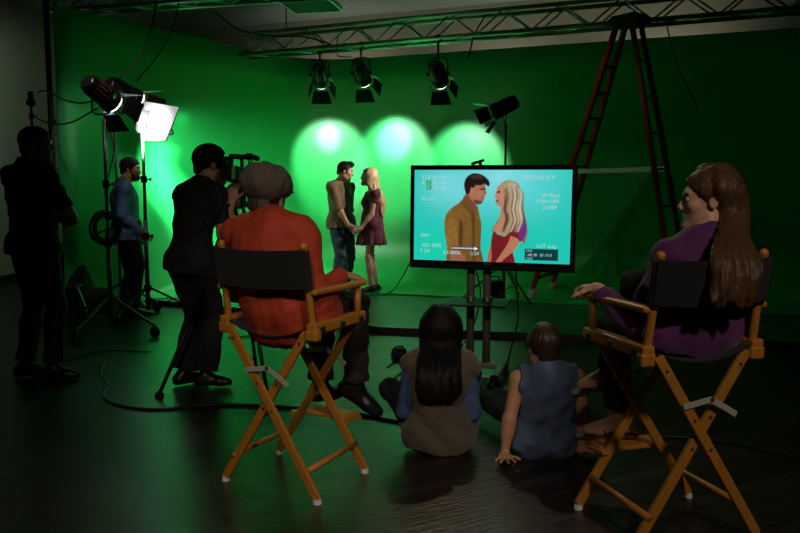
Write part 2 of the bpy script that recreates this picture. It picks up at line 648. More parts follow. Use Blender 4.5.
def shirt(F, o, m, name='shirt', h=.008, g=.014, sleeve=(2., 2.), hem=-.1, amp=.005, seed=2, flare=.004, collar=True, neck=.035, wl=.1, sleeveless=False, hipg=.03, sg_=None):
    P = F.torso(g)
    for i in (0, 1):
        if sleeve[i] > 0: P += F.armp(i, g*.9 if sg_ is None else sg_, 0, sleeve[i], flare)
    up = (F.che-F.pel).normalized()
    Mp = basis(F.hip_r, up)
    for i in (0, 1): P.append(cone(F.hip[i], lerp(F.hip[i], F.kne[i], .22), .084*F.u*F.g+g+hipg, .080*F.u*F.g+g+hipg, .05))
    if hem < -.06:
        P.append(ell(F.pel-up*.06*F.u, (.172*F.u*F.g+g, .12*F.u*F.g+g, .14*F.u), Mp, .05))
    P.append(cut(F.pel+up*hem*F.u, -up))
    nd = (F.hed-F.nec).normalized()
    fw = basis(F.chest_r, nd).col[1]
    if sleeveless:
        for sg, i in ((-1, 0), (1, 1)): P.append(cut(F.sho[i]+F.chest_r*sg*.012*F.u-V((0, 0, .03)), F.chest_r*sg+V((0, 0, .12))))
    if collar:
        P.append(cone(F.nec-nd*.03*F.u, F.nec+nd*.045*F.u-fw*.012, .074*F.u+g*.3, .066*F.u+g*.2, .012, True))
    P.append(cut(F.nec+nd*.046*F.u, nd+fw*(.45 if collar else .3)))
    return grow(name, P, h, m, o, F.b, folds(amp, wl, seed))

def short_hair(F, o, m, h=.006, vol=1., quiff=0., nape=0., name='hair', seed=1):
    k, M, H = F.hs, F.head_m, F.H
    P = [ell(H(0, -.014, .04), (.0845*k*vol, .106*k*vol, .094*k*vol), M, .02)]
    if quiff: P += [ell(H(0, .05, .112), (.06*k, .052*k, .022*k+quiff), M, .02)]
    P += [ell(H(0, -.085, -.03), (.058*k, .024*k, .035*k), M, .02)]
    P += [cut(H(0, -.09, -.062-nape), M @ V((0, .62, -.78)))]
    for sg in (-1, 1): P += [cone(H(sg*.074, .022, .03), H(sg*.073, .022, -.018), .012*k, .009*k, .01)]
    return grow(name, P, h, m, o, F.b, grooves(.0016, H(0, 0, 0), 26, seed))

def strand_hair(F, o, m, curves, r0=.02, r1=.008, h=.006, front=True, amp=.002, seed=1, vol=1., n=38, wave=0., kk=.008, coh=1.):
    """cap plus hanging locks; curves: lists of world points"""
    k, M, H = F.hs, F.head_m, F.H
    P = [ell(H(0, -.014, .04), (.0865*k*vol, .108*k*vol, .096*k*vol), M, .02)]
    P += [cut(H(0, -.09, -.11), M @ V((0, .72, -.7)))]
    rs = random.Random(seed)
    for c in curves:
        pts = catmull(c, 7)
        N = len(pts)
        ph = rs.uniform(0, 6.3)*coh
        for i in range(N-1):
            t0, t1 = i/(N-1), (i+1)/(N-1)
            f = lambda t: (r0*(1-t)+r1*t)
            w0 = V((math.sin(ph+t0*16), math.cos(ph*1.3+t0*14), 0))*wave*min(1, t0*1.5)
            w1 = V((math.sin(ph+t1*16), math.cos(ph*1.3+t1*14), 0))*wave*min(1, t1*1.5)
            P.append(cone(pts[i]+w0, pts[i+1]+w1, f(t0), f(t1), kk))
    return grow('hair', P, h, m, o, F.b, grooves(amp, H(0, -.02, 0), n, seed))
# ================================================================ the room
scene.view_settings.view_transform = 'Standard'
scene.view_settings.look = 'None'
scene.view_settings.gamma = 1
scene.view_settings.use_curve_mapping = False
scene.view_settings.exposure = 0
wd = bpy.data.worlds.new('world'); scene.world = wd
wd.use_nodes = True
wd.node_tree.nodes['Background'].inputs[0].default_value = (.5, .8, .6, 1)
wd.node_tree.nodes['Background'].inputs[1].default_value = .001

def floor_mat():
    m = bpy.data.materials.new('dark_wood_floor'); m.use_nodes = True
    nt = m.node_tree; b = nt.nodes['Principled BSDF']
    tc = nt.nodes.new('ShaderNodeTexCoord')
    mp = nt.nodes.new('ShaderNodeMapping'); mp.inputs['Rotation'].default_value = (0, 0, R(-28))
    nt.links.new(tc.outputs['Object'], mp.inputs['Vector'])
    br = nt.nodes.new('ShaderNodeTexBrick')
    br.inputs['Scale'].default_value = 1.0
    br.inputs['Brick Width'].default_value = .95; br.inputs['Row Height'].default_value = .085
    br.inputs['Mortar Size'].default_value = .005; br.inputs['Bias'].default_value = 0
    br.inputs['Color1'].default_value = (*lin((58, 43, 30)), 1); br.inputs['Color2'].default_value = (*lin((22, 16, 11)), 1)
    br.inputs['Mortar'].default_value = (*lin((12, 10, 8)), 1)
    nt.links.new(mp.outputs['Vector'], br.inputs['Vector'])
    mp2 = nt.nodes.new('ShaderNodeMapping'); mp2.inputs['Scale'].default_value = (2, 26, 1)
    nt.links.new(mp.outputs['Vector'], mp2.inputs['Vector'])
    n = nt.nodes.new('ShaderNodeTexNoise'); n.inputs['Scale'].default_value = 3; n.inputs['Detail'].default_value = 6
    nt.links.new(mp2.outputs['Vector'], n.inputs['Vector'])
    mx = nt.nodes.new('ShaderNodeMix'); mx.data_type = 'RGBA'; mx.blend_type = 'MULTIPLY'; mx.inputs[0].default_value = .6
    nt.links.new(br.outputs['Color'], mx.inputs[6]); nt.links.new(n.outputs['Color'], mx.inputs[7])
    nt.links.new(mx.outputs[2], b.inputs['Base Color'])
    mr = nt.nodes.new('ShaderNodeMapRange'); mr.inputs[3].default_value = .2; mr.inputs[4].default_value = .46
    nt.links.new(n.outputs['Fac'], mr.inputs[0]); nt.links.new(mr.outputs[0], b.inputs['Roughness'])
    b.inputs['Specular IOR Level'].default_value = .65
    bp = nt.nodes.new('ShaderNodeBump'); bp.inputs['Strength'].default_value = .7; bp.inputs['Distance'].default_value = .006
    mx2 = nt.nodes.new('ShaderNodeMath'); mx2.operation = 'SUBTRACT'
    nt.links.new(n.outputs['Fac'], mx2.inputs[0]); nt.links.new(br.outputs['Fac'], mx2.inputs[1])
    nt.links.new(mx2.outputs[0], bp.inputs['Height']); nt.links.new(bp.outputs['Normal'], b.inputs['Normal'])
    return m

M_floor = floor_mat()
M_wall = mat('painted_wall', (172, 166, 150), .85, var=.05, vscale=3)
M_ceil = mat('ceiling_grey', (140, 156, 150), .9, var=.12, vscale=2.5)
M_green = mat('chroma_green', (30, 184, 82), .45, spec=.7, var=.015, vscale=1.2)
M_vinyl = mat('platform_green', (38, 108, 68), .38, spec=.5, var=.05, vscale=6)
M_blk = mat('black_metal', (14, 14, 15), .42, spec=.5)
M_blkp = mat('black_plastic', (10, 10, 11), .55, spec=.3)
M_rub = mat('black_rubber', (14, 14, 14), .7)
M_blkcloth = mat('black_canvas', (17, 17, 19), .85, bump=.3, bscale=260, sheen=.1)
M_chrome = mat('bright_steel', (190, 195, 195), .28, 1.)
M_alu = mat('brushed_aluminium', (176, 182, 180), .36, 1., var=.08, vscale=30)
M_dk_steel = mat('dark_steel', (98, 100, 100), .35, .8)
M_edge = mat('platform_black_edge', (14, 16, 15), .6)

def struct(name, bm, m, **k):
    o = obj(name, bm, m, **k); o['kind'] = 'structure'; return o

XL, XR, YF = -6.0, 7.2, -3.2
def yb(x): return 12.3-.364*x
CZ = 4.3
bm = NB(); box(bm, (0.6, 5.8, -.05), (13.6, 18.6, .1)); struct('floor', bm, M_floor)
bm = NB(); box(bm, (0.6, 5.8, CZ+.05), (13.6, 18.6, .1)); struct('ceiling', bm, M_ceil)
bm = NB(); box(bm, (XL-.05, 5.8, CZ/2), (.1, 18.4, CZ)); struct('wall_left', bm, M_wall)
bm = NB(); box(bm, (XR+.05, 3.4, CZ/2), (.1, 13.4, CZ)); struct('wall_right', bm, M_wall)
bm = NB(); box(bm, (.6, YF-.05, CZ/2), (13.4, .1, CZ)); struct('wall_front', bm, M_wall)
bm = NB(); bar(bm, (XL, yb(XL)+.05, CZ/2), (XR, yb(XR)+.05, CZ/2), CZ, .1, V((0, 0, 1)))
bm.free(); bm = NB()
a, b_ = V((XL, yb(XL), 0)), V((XR, yb(XR), 0)); nrm = V((.364, 1, 0)).normalized()*.1
vs = [bm.verts.new(p+V((0, 0, z))) for z in (0, CZ) for p in (a, b_, b_+nrm, a+nrm)]
for f in ((0, 1, 2, 3), (4, 5, 6, 7), (0, 1, 5, 4), (1, 2, 6, 5), (2, 3, 7, 6), (3, 0, 4, 7)): bm.faces.new([vs[i] for i in f])
struct('wall_back', bm, M_wall)
bm = NB(); box(bm, (XL+.012, 5.5, .06), (.024, 17, .12)); struct('baseboard_left', bm, M_edge)

# ---------------------------------------------------------------- green platform (low riser) and seamless green screen
front = [(-3.02, 8.84), (-2.11, 8.36), (-1.2, 7.78), (-.19, 6.95), (1.78, 6.52), (3.4, 6.2), (6.6, 5.5)]
back = [(6.6, 9.9-.364*6.6+.4), (-1.3, 11.0), (-2.7, 9.4)]
PT = .06
def slab(pts, z0, z1, m_top, m_side):
    bm = NB()
    lo = [bm.verts.new((x, y, z0)) for x, y in pts]; hi = [bm.verts.new((x, y, z1)) for x, y in pts]
    t = bm.faces.new(hi); bm.faces.new(lo[::-1])
    for i in range(len(pts)):
        j = (i+1) % len(pts)
        f = bm.faces.new((lo[i], lo[j], hi[j], hi[i])); f.material_index = 1
    return bm
pf = obj('stage_platform', slab(front+back, .0, PT, 0, 0), [M_vinyl, M_edge])
tag(pf, 'low black edged platform with a dull green top under the couple', 'platform')

WB = lambda x: 10.9-.364*x
corner = V((-1.463, 11.43, 0))
dl = V((.55, .835, 0)).normalized(); db = V((.94, -.342, 0)).normalized()
RC = 1.15
tl = RC*math.tan(R(77/2))
plan = []
p_start = V((-3.69, 8.03, 0)); pa = corner-dl*tl; pb = corner+db*tl
n1 = V((dl.y, -dl.x, 0)); cc = pa+n1*RC
for i in range(14): plan.append((lerp(p_start, pa, i/14), n1))
a0 = math.atan2(-n1.y, -n1.x); n2 = V((db.y, -db.x, 0)); a1 = math.atan2(-n2.y, -n2.x)
if a1 > a0: a1 -= 2*math.pi
for i in range(17):
    t = a0+(a1-a0)*i/16
    d = V((math.cos(t), math.sin(t), 0)); plan.append((cc+d*RC, -d))
p_end = corner+db*8.7
for i in range(1, 21): plan.append((lerp(pb, p_end, i/20), n2))
fl = [(-3.48, 8.1), (-3.03, 8.86), (-2.75, 9.02), (-2.2, 9.2), (-1, 9.34), (0, 9.26), (2.27, 8.36), (6.7, 6.6)]
def fpos(t):
    L = [0]
    for p, q in zip(fl[:-1], fl[1:]): L.append(L[-1]+math.hypot(q[0]-p[0], q[1]-p[1]))
    s = t*L[-1]
    for i in range(len(fl)-1):
        if s <= L[i+1]+1e-6:
            k = (s-L[i])/(L[i+1]-L[i]); return V((fl[i][0]+(fl[i+1][0]-fl[i][0])*k, fl[i][1]+(fl[i+1][1]-fl[i][1])*k, 0))
cum = [0]
for (p, _), (q, _) in zip(plan[:-1], plan[1:]): cum.append(cum[-1]+(q-p).length)
bm = NB(); rows = []
ZG, ZT = PT+.006, 3.34
for i, (w, n) in enumerate(plan):
    f = fpos(cum[i]/cum[-1]) if i > 13 else fpos(min(1, .9*cum[i]/cum[-1]))
    dist = (f-w).dot(n)
    rad = max(.06, min(.62, dist*.7))
    row = [f+V((0, 0, ZG-.006)), f+V((0, 0, ZG))]
    base = w+n*rad
    for k in range(1, 7): row.append(lerp(f, base, k/6)+V((0, 0, ZG)))
    for k in range(1, 11):
        t = math.pi/2*k/10
        row.append(w+n*(rad*(1-math.sin(t)))+V((0, 0, ZG+rad*(1-math.cos(t)))))
    for k in range(1, 9): row.append(w+V((0, 0, ZG+rad+(ZT-ZG-rad)*k/8)))
    rows.append([bm.verts.new(p) for p in row])
for a, b_ in zip(rows[:-1], rows[1:]):
    for k in range(len(a)-1): bm.faces.new((a[k], a[k+1], b_[k+1], b_[k]))
gs = obj('green_screen', bm, M_green, smooth=True)
sd = gs.modifiers.new('solid', 'SOLIDIFY'); sd.thickness = .012; sd.offset = -1
tag(gs, 'tall curved green screen sweeping seamlessly down onto the platform', 'green screen')
# frame pole at the left edge of the screen
t = empty('screen_pole', (-3.735, 7.98, 0), 0, 'black vertical pole at the left edge of the green screen', 'pole')
bm = NB(); cyl(bm, (0, 0, .012), (0, 0, 3.5), .03); obj('pole', bm, M_blk, t, True)
bm = NB(); cyl(bm, (0, 0, 0), (0, 0, .012), .2, seg=24); obj('base_plate', bm, M_blk, t)
bm = NB(); box(bm, (0, 0, 3.5), (.11, .11, .08)); obj('corner_clamp', bm, M_blk, t)

# ---------------------------------------------------------------- trusses
def truss(name, a, b, hgt, wid, nseg, label):
    a, b = V(a), V(b)
    t = empty(name, a, 0, label, 'truss', 'lighting trusses')
    d = (b-a); n = V((-d.y, d.x, 0)).normalized()*wid/2
    up = V((0, 0, hgt))
    corners = [n*0-n, n, n+up, -n+up]
    for c in corners:
        bm = NB(); cyl(bm, c, d+c, .026, seg=12); obj('chord', bm, M_alu, t, True)
    for i in range(nseg):
        for q, (c0, c1) in enumerate(((0, 3), (1, 2), (0, 1), (3, 2))):
            if q == 3: continue
            s0, s1 = (c0, c1) if i % 2 == 0 else (c1, c0)
            bm = NB(); cyl(bm, corners[s0]+d*(i/nseg), corners[s1]+d*((i+1)/nseg), .011, seg=8); obj('brace', bm, M_alu, t, True)
    return t
# main truss, running parallel to the back of the set
def tz(px, py, z):
    r = ray(px, py); return V((0, 0, EYE))+r*((z-EYE)/r.z)
TA = V((-2.35, 10.0, 3.2)); TBx = 5.2
def ty(x): return 9.35-.40*x
TA = V((-2.1, ty(-2.1), 3.2)); TB = V((TBx, ty(TBx), 3.2))
main_truss = truss('lighting_truss', TA, TB, .26, .26, 24, 'silver lattice truss that carries the three hanging spotlights')
for i, x in enumerate((-1.5, 2.6, 4.6)):
    p = V((x, ty(x), 3.46))
    h = empty('truss_hanger', p, 0, ['leftmost of the thin rods that hang the long silver truss', 'middle one of the thin rods that hang the long silver truss', 'rightmost of the thin rods that hang the long silver truss'][i], 'hanger', 'truss hangers')
    bm = NB(); cyl(bm, (0, 0, .0), (0, 0, CZ-3.46), .008, seg=8); obj('rod', bm, M_dk_steel, h)
    bm = NB(); cyl(bm, (0, 0, CZ-3.475), (0, 0, CZ-3.462), .05, seg=16); obj('ceiling_plate', bm, M_dk_steel, h)
side_truss = truss('lighting_truss', (-3.9, 8.6, 3.38), (-1.15, 7.87, 3.38), .24, .24, 12, 'short silver truss in the top left corner below the ceiling')
# slatted louvre hung at the end of the short truss
lv = empty('ceiling_louvre', (-.92, 7.9, 3.3), R(-12), 'slatted metal louvre at the top edge beside the short truss', 'louvre')
bm = NB(); box(bm, (0, -.23, .0), (.52, .015, .05)); box(bm, (0, .23, 0), (.52, .015, .05)); box(bm, (-.26, 0, 0), (.015, .46, .05)); box(bm, (.26, 0, 0), (.015, .46, .05)); obj('frame', bm, M_alu, lv)
for k in range(6):
    bm = NB(); box(bm, (0, -.18+.072*k, 0), (.5, .05, .008), Matrix.Rotation(R(-40), 3, 'X')); obj('slat', bm, M_alu, lv)
for sx in (-.2, .2):
    bm = NB(); cyl(bm, (sx, 0, .02), (sx, 0, CZ-3.3), .006, seg=8); obj('rod', bm, M_dk_steel, lv)

# ---------------------------------------------------------------- spotlights
M_house = mat('lamp_housing', (26, 20, 20), .38, .3)
M_rib = mat('lamp_rib', (150, 78, 72), .35, .3)
M_flap = mat('barn_door_black', (9, 9, 10), .6, spec=.3)
M_flapi = mat('barn_door_inside', (120, 118, 114), .45, .3)  # inner faces coloured paler so they look strongly lit by the lamp
M_ring = mat('lamp_ring', (150, 150, 150), .3, .8)
M_lens = emit('lit_lens', (255, 248, 235), 5.)
M_lens_off = mat('lamp_glass', (60, 66, 70), .08)

def fresnel(loc, aim, s=1., up_yoke=True, hook=None, lens=None, label='', group='spotlights', rib=M_rib):
    """barrel along +Y of the lamp's own frame; aim = world direction"""
    t = empty('spotlight', loc, 0, label, 'spotlight', group)
    aim = V(aim).normalized()
    side = aim.cross(V((0, 0, 1))).normalized(); up = side.cross(aim)
    M = Matrix((side, aim, up)).transposed()
    Q = lambda x, y, z: M @ V((x*s, y*s, z*s))
    Rz = M @ Matrix.Rotation(R(-90), 3, 'X')     # lathe z axis -> beam
    bm = NB(); lathe(bm, [(.035*s, -.19*s), (.085*s, -.185*s), (.1*s, -.15*s), (.1*s, .07*s), (.118*s, .09*s), (.118*s, .15*s), (.1*s, .155*s), (.1*s, .13*s)], 28, Rz); obj('housing', bm, M_house, t, 'auto')
    bm = NB()
    for k in range(14):
        a = 2*math.pi*k/14
        c = Rz @ V((math.cos(a)*.101*s, math.sin(a)*.101*s, -.04*s))
        box(bm, c, (.012*s, .014*s, .17*s), Rz @ Matrix.Rotation(a, 3, 'Z'))
    obj('finned_shell', bm, rib, t)
    bm = NB(); lathe(bm, [(.03*s, -.2*s), (.07*s, -.2*s), (.078*s, -.19*s), (.03*s, -.188*s)], 24, Rz)
    for k in range(10):
        a = 2*math.pi*k/10; box(bm, Rz @ V((math.cos(a)*.06*s, math.sin(a)*.06*s, -.202*s)), (.022*s, .008*s, .006*s), Rz @ Matrix.Rotation(a, 3, 'Z'))
    obj('rear_vent', bm, M_dk_steel, t, 'auto')
    bm = NB(); lathe(bm, [(.1*s, .128*s), (.101*s, .186*s), (.07*s, .197*s)], 28, Rz); obj('lens', bm, lens or M_lens, t, True)
    bm = NB(); lathe(bm, [(.102*s, .15*s), (.122*s, .15*s), (.122*s, .158*s), (.102*s, .158*s)], 28, Rz, cap=False); obj('colour_ring', bm, M_ring, t, 'auto')
    for k in range(4):
        a = math.pi/2*k
        Mk = M @ Matrix.Rotation(a, 3, 'Y')
        wb, wt = (.105, .15) if k % 2 == 0 else (.09, .11)
        ang = R(30 if k % 2 == 0 else 22)
        L = .19*s
        p0 = V((0, .2*s, .124*s))
        e = V((0, math.cos(ang)*L, math.sin(ang)*L))
        nn = V((0, -math.sin(ang), math.cos(ang)))*.003*s
        bm = NB()
        c = [p0+V((-wb*s, 0, 0)), p0+V((wb*s, 0, 0)), p0+e+V((wt*s, 0, 0)), p0+e+V((-wt*s, 0, 0))]
        vs = [bm.verts.new(Mk @ (q+o_)) for o_ in (nn*0, nn) for q in c]
        for f in ((0, 1, 2, 3), (4, 5, 6, 7), (0, 1, 5, 4), (1, 2, 6, 5), (2, 3, 7, 6), (3, 0, 4, 7)): bm.faces.new([vs[i] for i in f])
        bm.faces.ensure_lookup_table(); bm.faces[0].material_index = 1
        bar(bm, Mk @ V((-wb*.8*s, .15*s, .118*s)), Mk @ V((-wb*.8*s, .2*s, .126*s)), .01*s, .006*s); bar(bm, Mk @ V((wb*.8*s, .15*s, .118*s)), Mk @ V((wb*.8*s, .2*s, .126*s)), .01*s, .006*s)
        obj('barn_door', bm, [M_flap, M_flapi], t)
    # yoke: a U from the barrel sides, along world up (or down onto a stand)
    z = V((0, 0, 1 if up_yoke else -1))
    hz = side
    pts = [hz*.125*s, hz*.132*s+z*.08*s, hz*.125*s+z*.17*s, hz*.08*s+z*.205*s, z*.21*s, -hz*.08*s+z*.205*s, -hz*.125*s+z*.17*s, -hz*.132*s+z*.08*s, -hz*.125*s]
    bm = NB(); tube(bm, pts, .0095*s, 8, 3); obj('yoke', bm, M_blk, t, True)
    for sg in (-1, 1):
        bm = NB(); cyl(bm, hz*.095*s*sg, hz*.16*s*sg, .022*s, seg=14); obj('tilt_knob', bm, M_blkp, t, True)
    if hook is not None:
        hp = V(hook)-V(loc)
        bm = NB(); cyl(bm, z*.205*s, hp-V((0, 0, .02)), .013, seg=12); obj('spigot', bm, M_blk, t, True)
        bm = NB(); pts = [hp+V((math.cos(q)*.04, 0, .006+math.sin(q)*.04)) for q in [R(-90+30*i) for i in range(9)]]
        tube(bm, [V((p.y*0, p.x, p.z)) if False else p for p in pts], .011, 8); box(bm, hp+V((0, 0, -.05)), (.03, .03, .05)); obj('hook_clamp', bm, M_blk, t, 'auto')
    return t, M

def beam(name, loc, aim, power, size=60, blend=.4, rgb=(1, 1, 1), rad=.05, parent=None):
    d = bpy.data.lights.new(name, 'SPOT'); d.energy = power; d.spot_size = R(size); d.spot_blend = blend; d.color = rgb; d.shadow_soft_size = rad
    o = bpy.data.objects.new(name, d); col.objects.link(o); o.location = loc
    o.rotation_euler = V(aim).to_track_quat('-Z', 'Y').to_euler()
    return o
SPOT = 250
tl_lab = ['hanging truss spotlight with open flaps, leftmost of the three, above the man', 'hanging truss spotlight with open flaps, middle one of the three', 'hanging truss spotlight with open flaps, rightmost of the three, nearest the ladder']
targets = [at(331, 163, 11.2), at(395, 161, 10.95), at(464, 167, 10.5)]
for i, px in enumerate((320, 361, 438)):
    x0 = (px-400)/FOC
    y = 9.35/(1+.40*x0); y = y-.15
    loc = at(px, (75, 73, 74)[i], y)
    aim = targets[i]-loc
    hook = V((loc.x, loc.y, 3.18))
    fresnel(loc, aim, .9, True, hook, None, tl_lab[i], 'spotlights hanging from the truss')
    beam('spot_beam', loc+aim.normalized()*.2, aim, SPOT, 46, .5, (.9, 1, 1))
    hot = at(*((329, 139), (394, 140), (462, 143))[i], (11.25, 10.95, 10.5)[i])-loc
    beam('spot_core', loc+aim.normalized()*.2, hot, SPOT*(1.5, 2.6, .4)[i], (17, 25, 24)[i], .8, (.9, 1, 1))
# ================================================================ director's chairs
M_wood = wood('golden_wood', (206, 138, 50), (168, 102, 34), (8, 8, 2.2))
M_glide = mat('white_glide', (226, 226, 220), .5)
M_brace = mat('brace_metal', (196, 194, 186), .4, .2)
M_bolt = mat('bolt_metal', (120, 116, 105), .4, .8)

def chair(loc, rz, label):
    """x right, y front, z up"""
    t = empty('director_chair', loc, rz, label, 'chair', "tall folding director's chairs")
    W, TW, D, ZT_ = .26, .2, .2, .73
    for y, o in ((-D, -.012), (D, .012)):
        for sg in (1, -1):
            yy = y+(-.012 if sg > 0 else .012)
            a, b = V((sg*W, yy, .018)), V((-sg*TW, yy, ZT_))
            bm = NB(); bar(bm, a, b, .039, .02, V((0, 1, 0)))
            leg = obj('leg', bm, M_wood, t, bevel=.004)
            bm = NB(); cyl(bm, a-V((0, 0, .018)), a, .02, .017, 14); obj('glide', bm, M_glide, leg, 'auto', label='white round foot glide')
            for k in (.497, .66, .93):
                p = lerp(a, b, k); yo = -.0125 if y < 0 else .0125
                bm = NB(); cyl(bm, p+V((0, yo*.6, 0)), p+V((0, yo*1.1, 0)), .006, seg=10); obj('bolt', bm, M_bolt, leg)
    # hinged brace across each X above the crossing
    for y in (-D-.03, D+.03):
        l, r_, m_ = V((-.10, y, .545)), V((.13, y, .50)), V((0.02, y, .565))
        for a, b in ((l, m_), (m_, r_)):
            bm = NB(); bar(bm, a, b, .022, .005, V((0, 1, 0))); obj('hinged_brace', bm, M_brace, t, bevel=.001)
        bm = NB(); cyl(bm, m_+V((0, -.006, 0)), m_+V((0, .006, 0)), .009, seg=12); obj('brace_hinge', bm, M_bolt, t)
    for sg in (-1, 1):
        x = sg*W*.70
        bm = NB(); cyl(bm, (sg*W*.79, -D, .13), (sg*W*.79, D, .13), .0135, seg=14); obj('stretcher', bm, M_wood, t, True)
        bm = NB(); box(bm, (sg*.235, 0, .748), (.05, .42, .048)); rail = obj('side_rail', bm, M_wood, t, bevel=.008)
        for yy in (-.16, .0, .16):
            bm = NB(); box(bm, (sg*.262, yy, .738), (.006, .036, .03)); obj('rail_bracket', bm, M_dk_steel, rail, bevel=.001)
        bm = NB(); box(bm, (sg*.235, -.19, .72), (.06, .045, .05)); obj('rail_block', bm, M_wood, rail, bevel=.01)
        bm = NB(); cyl(bm, (sg*.228, -.18, .74), (sg*.218, -.232, 1.085), .016, seg=14); lathe(bm, [(.012, 0), (.017, .006), (.018, .016), (.012, .026), (.004, .03)], 14, None, V((sg*.218, -.232, 1.083))); obj('back_post', bm, M_wood, t, 'auto')
        bm = NB(); cyl(bm, (sg*.238, .17, .74), (sg*.238, .17, .895), .015, seg=14); obj('arm_post', bm, M_wood, t, True)
        bm = NB(); box(bm, (sg*.24, .0, .903), (.05, .43, .024)); obj('armrest', bm, M_wood, t, bevel=.009)
    # canvas seat sling
    bm = NB(); rows = []
    for j in range(9):
        y = -.2+.4*j/8
        rows.append([V((-.225+.45*i/12, y, .76-.06*(1-((i-6)/6)**2))) for i in range(13)])
    def sheet(bm, rows, th):
        n = len(rows[0])
        hi = [[bm.verts.new(p+V((0, 0, 0))) for p in r] for r in rows]
        lo = [[bm.verts.new(p-th) for p in r] for r in rows]
        for j in range(len(rows)-1):
            for i in range(n-1):
                bm.faces.new((hi[j][i], hi[j][i+1], hi[j+1][i+1], hi[j+1][i]))
                bm.faces.new((lo[j][i], lo[j+1][i], lo[j+1][i+1], lo[j][i+1]))
        for j in range(len(rows)-1):
            for i in (0, n-1): bm.faces.new((hi[j][i], hi[j+1][i], lo[j+1][i], lo[j][i]))
        for i in range(n-1):
            for j in (0, len(rows)-1): bm.faces.new((hi[j][i], hi[j][i+1], lo[j][i+1], lo[j][i]))
    sheet(bm, rows, V((0, 0, .006))); obj('seat', bm, M_blkcloth, t, 'auto')
    rows = []
    for j in range(7):
        z = .912+.165*j/6
        yc = -.235*(z-.73)/.36-.185*(1-(z-.73)/.36)
        rows.append([V((-.24+.48*i/14, yc-.022-.035*(1-((i-7)/7)**2), z+.008*((i-7)/7)**2)) for i in range(15)])
    bm = NB(); sheet(bm, rows, V((0, -.006, 0)))
    for sg in (-1, 1):
        cyl(bm, (sg*.222, -.206, .912), (sg*.218, -.231, 1.078), .025, seg=16)
    obj('backrest', bm, M_blkcloth, t, 'auto')
    bm = NB(); box(bm, (0, .275, .235), (.30, .12, .018)); fr = obj('footrest', bm, M_wood, t, bevel=.006)
    for sg in (-1, 1):
        bm = NB(); bar(bm, (sg*.15, .19, .235), (sg*.15, .32, .222), .03, .014); obj('footrest_arm', bm, M_wood, t)
    return t
C1, A1 = V((-.485, 3.33, 0)), R(-27.5)
C2, A2 = V((1.055, 2.84, 0)), R(16)
ch1 = chair(C1, A1, "tall wooden director's chair with black canvas under the man in the cap")
ch2 = chair(C2, A2, "tall wooden director's chair with black canvas under the long haired woman in purple")
def CL(c, a, x, y, z):
    return V((c.x+x*math.cos(a)-y*math.sin(a), c.y+x*math.sin(a)+y*math.cos(a), z))

# ================================================================ monitor on its stand
M_bezel = mat('glossy_black', (8, 8, 9), .3)
M_grey_tube = mat('grey_tube', (112, 106, 102), .45, .25)
M_shelf = mat('smoked_shelf', (14, 20, 18), .5, spec=.25)
TVC, TVA = V((.648, 5.24, 1.152)), R(-15.5)
TW_, TH_ = 1.18, .745
tv = empty('television', TVC, TVA, 'large flat television on a stand showing the couple against cyan', 'television')
tv.rotation_euler = (0, R(.5), TVA)
bm = NB(); box(bm, (0, .0, 0), (TW_, .045, TH_)); obj('casing', bm, M_bezel, tv, bevel=.006)
bm = NB(); box(bm, (0, .04, -.02), (TW_*.7, .05, TH_*.6)); obj('rear_housing', bm, M_bezel, tv, bevel=.01)
bm = NB(); box(bm, (0, -.026, -TH_/2+.022), (TW_-.02, .008, .028)); obj('speaker_bar', bm, M_blkp, tv, bevel=.002)
bm = NB(); box(bm, (-.02, -.0235, -TH_/2+.045), (.05, .003, .008)); obj('maker_badge', bm, M_grey_tube, tv)

# picture on the screen: painted from polygons into a fine vertex-coloured grid
SX0, SX1, SZ0, SZ1 = -TW_/2+.032, TW_/2-.034, -TH_/2+.06, TH_/2-.034
NX, NZ = 340, 200
gx, gz = np.meshgrid(np.linspace(22, 744, NX), np.linspace(466, 42, NZ))
img = np.zeros((NZ, NX, 3))
def L3(c): return np.array(lin(c))
def blob(cx, cy, rx, ry): return np.exp(-(((gx-cx)/rx)**2+((gz-cy)/ry)**2))
base = L3((32, 200, 184))
img[:] = base
for (cx, cy, rx, ry, c, a) in ((190, 120, 130, 110, (130, 222, 232), .75), (450, 70, 190, 150, (140, 225, 238), .85), (620, 120, 110, 120, (70, 214, 214), .5), (120, 420, 200, 120, (22, 214, 170), .5), (640, 420, 160, 120, (24, 205, 176), .4)):
    w = (blob(cx, cy, rx, ry)*a)[..., None]
    img = img*(1-w)+L3(c)*w
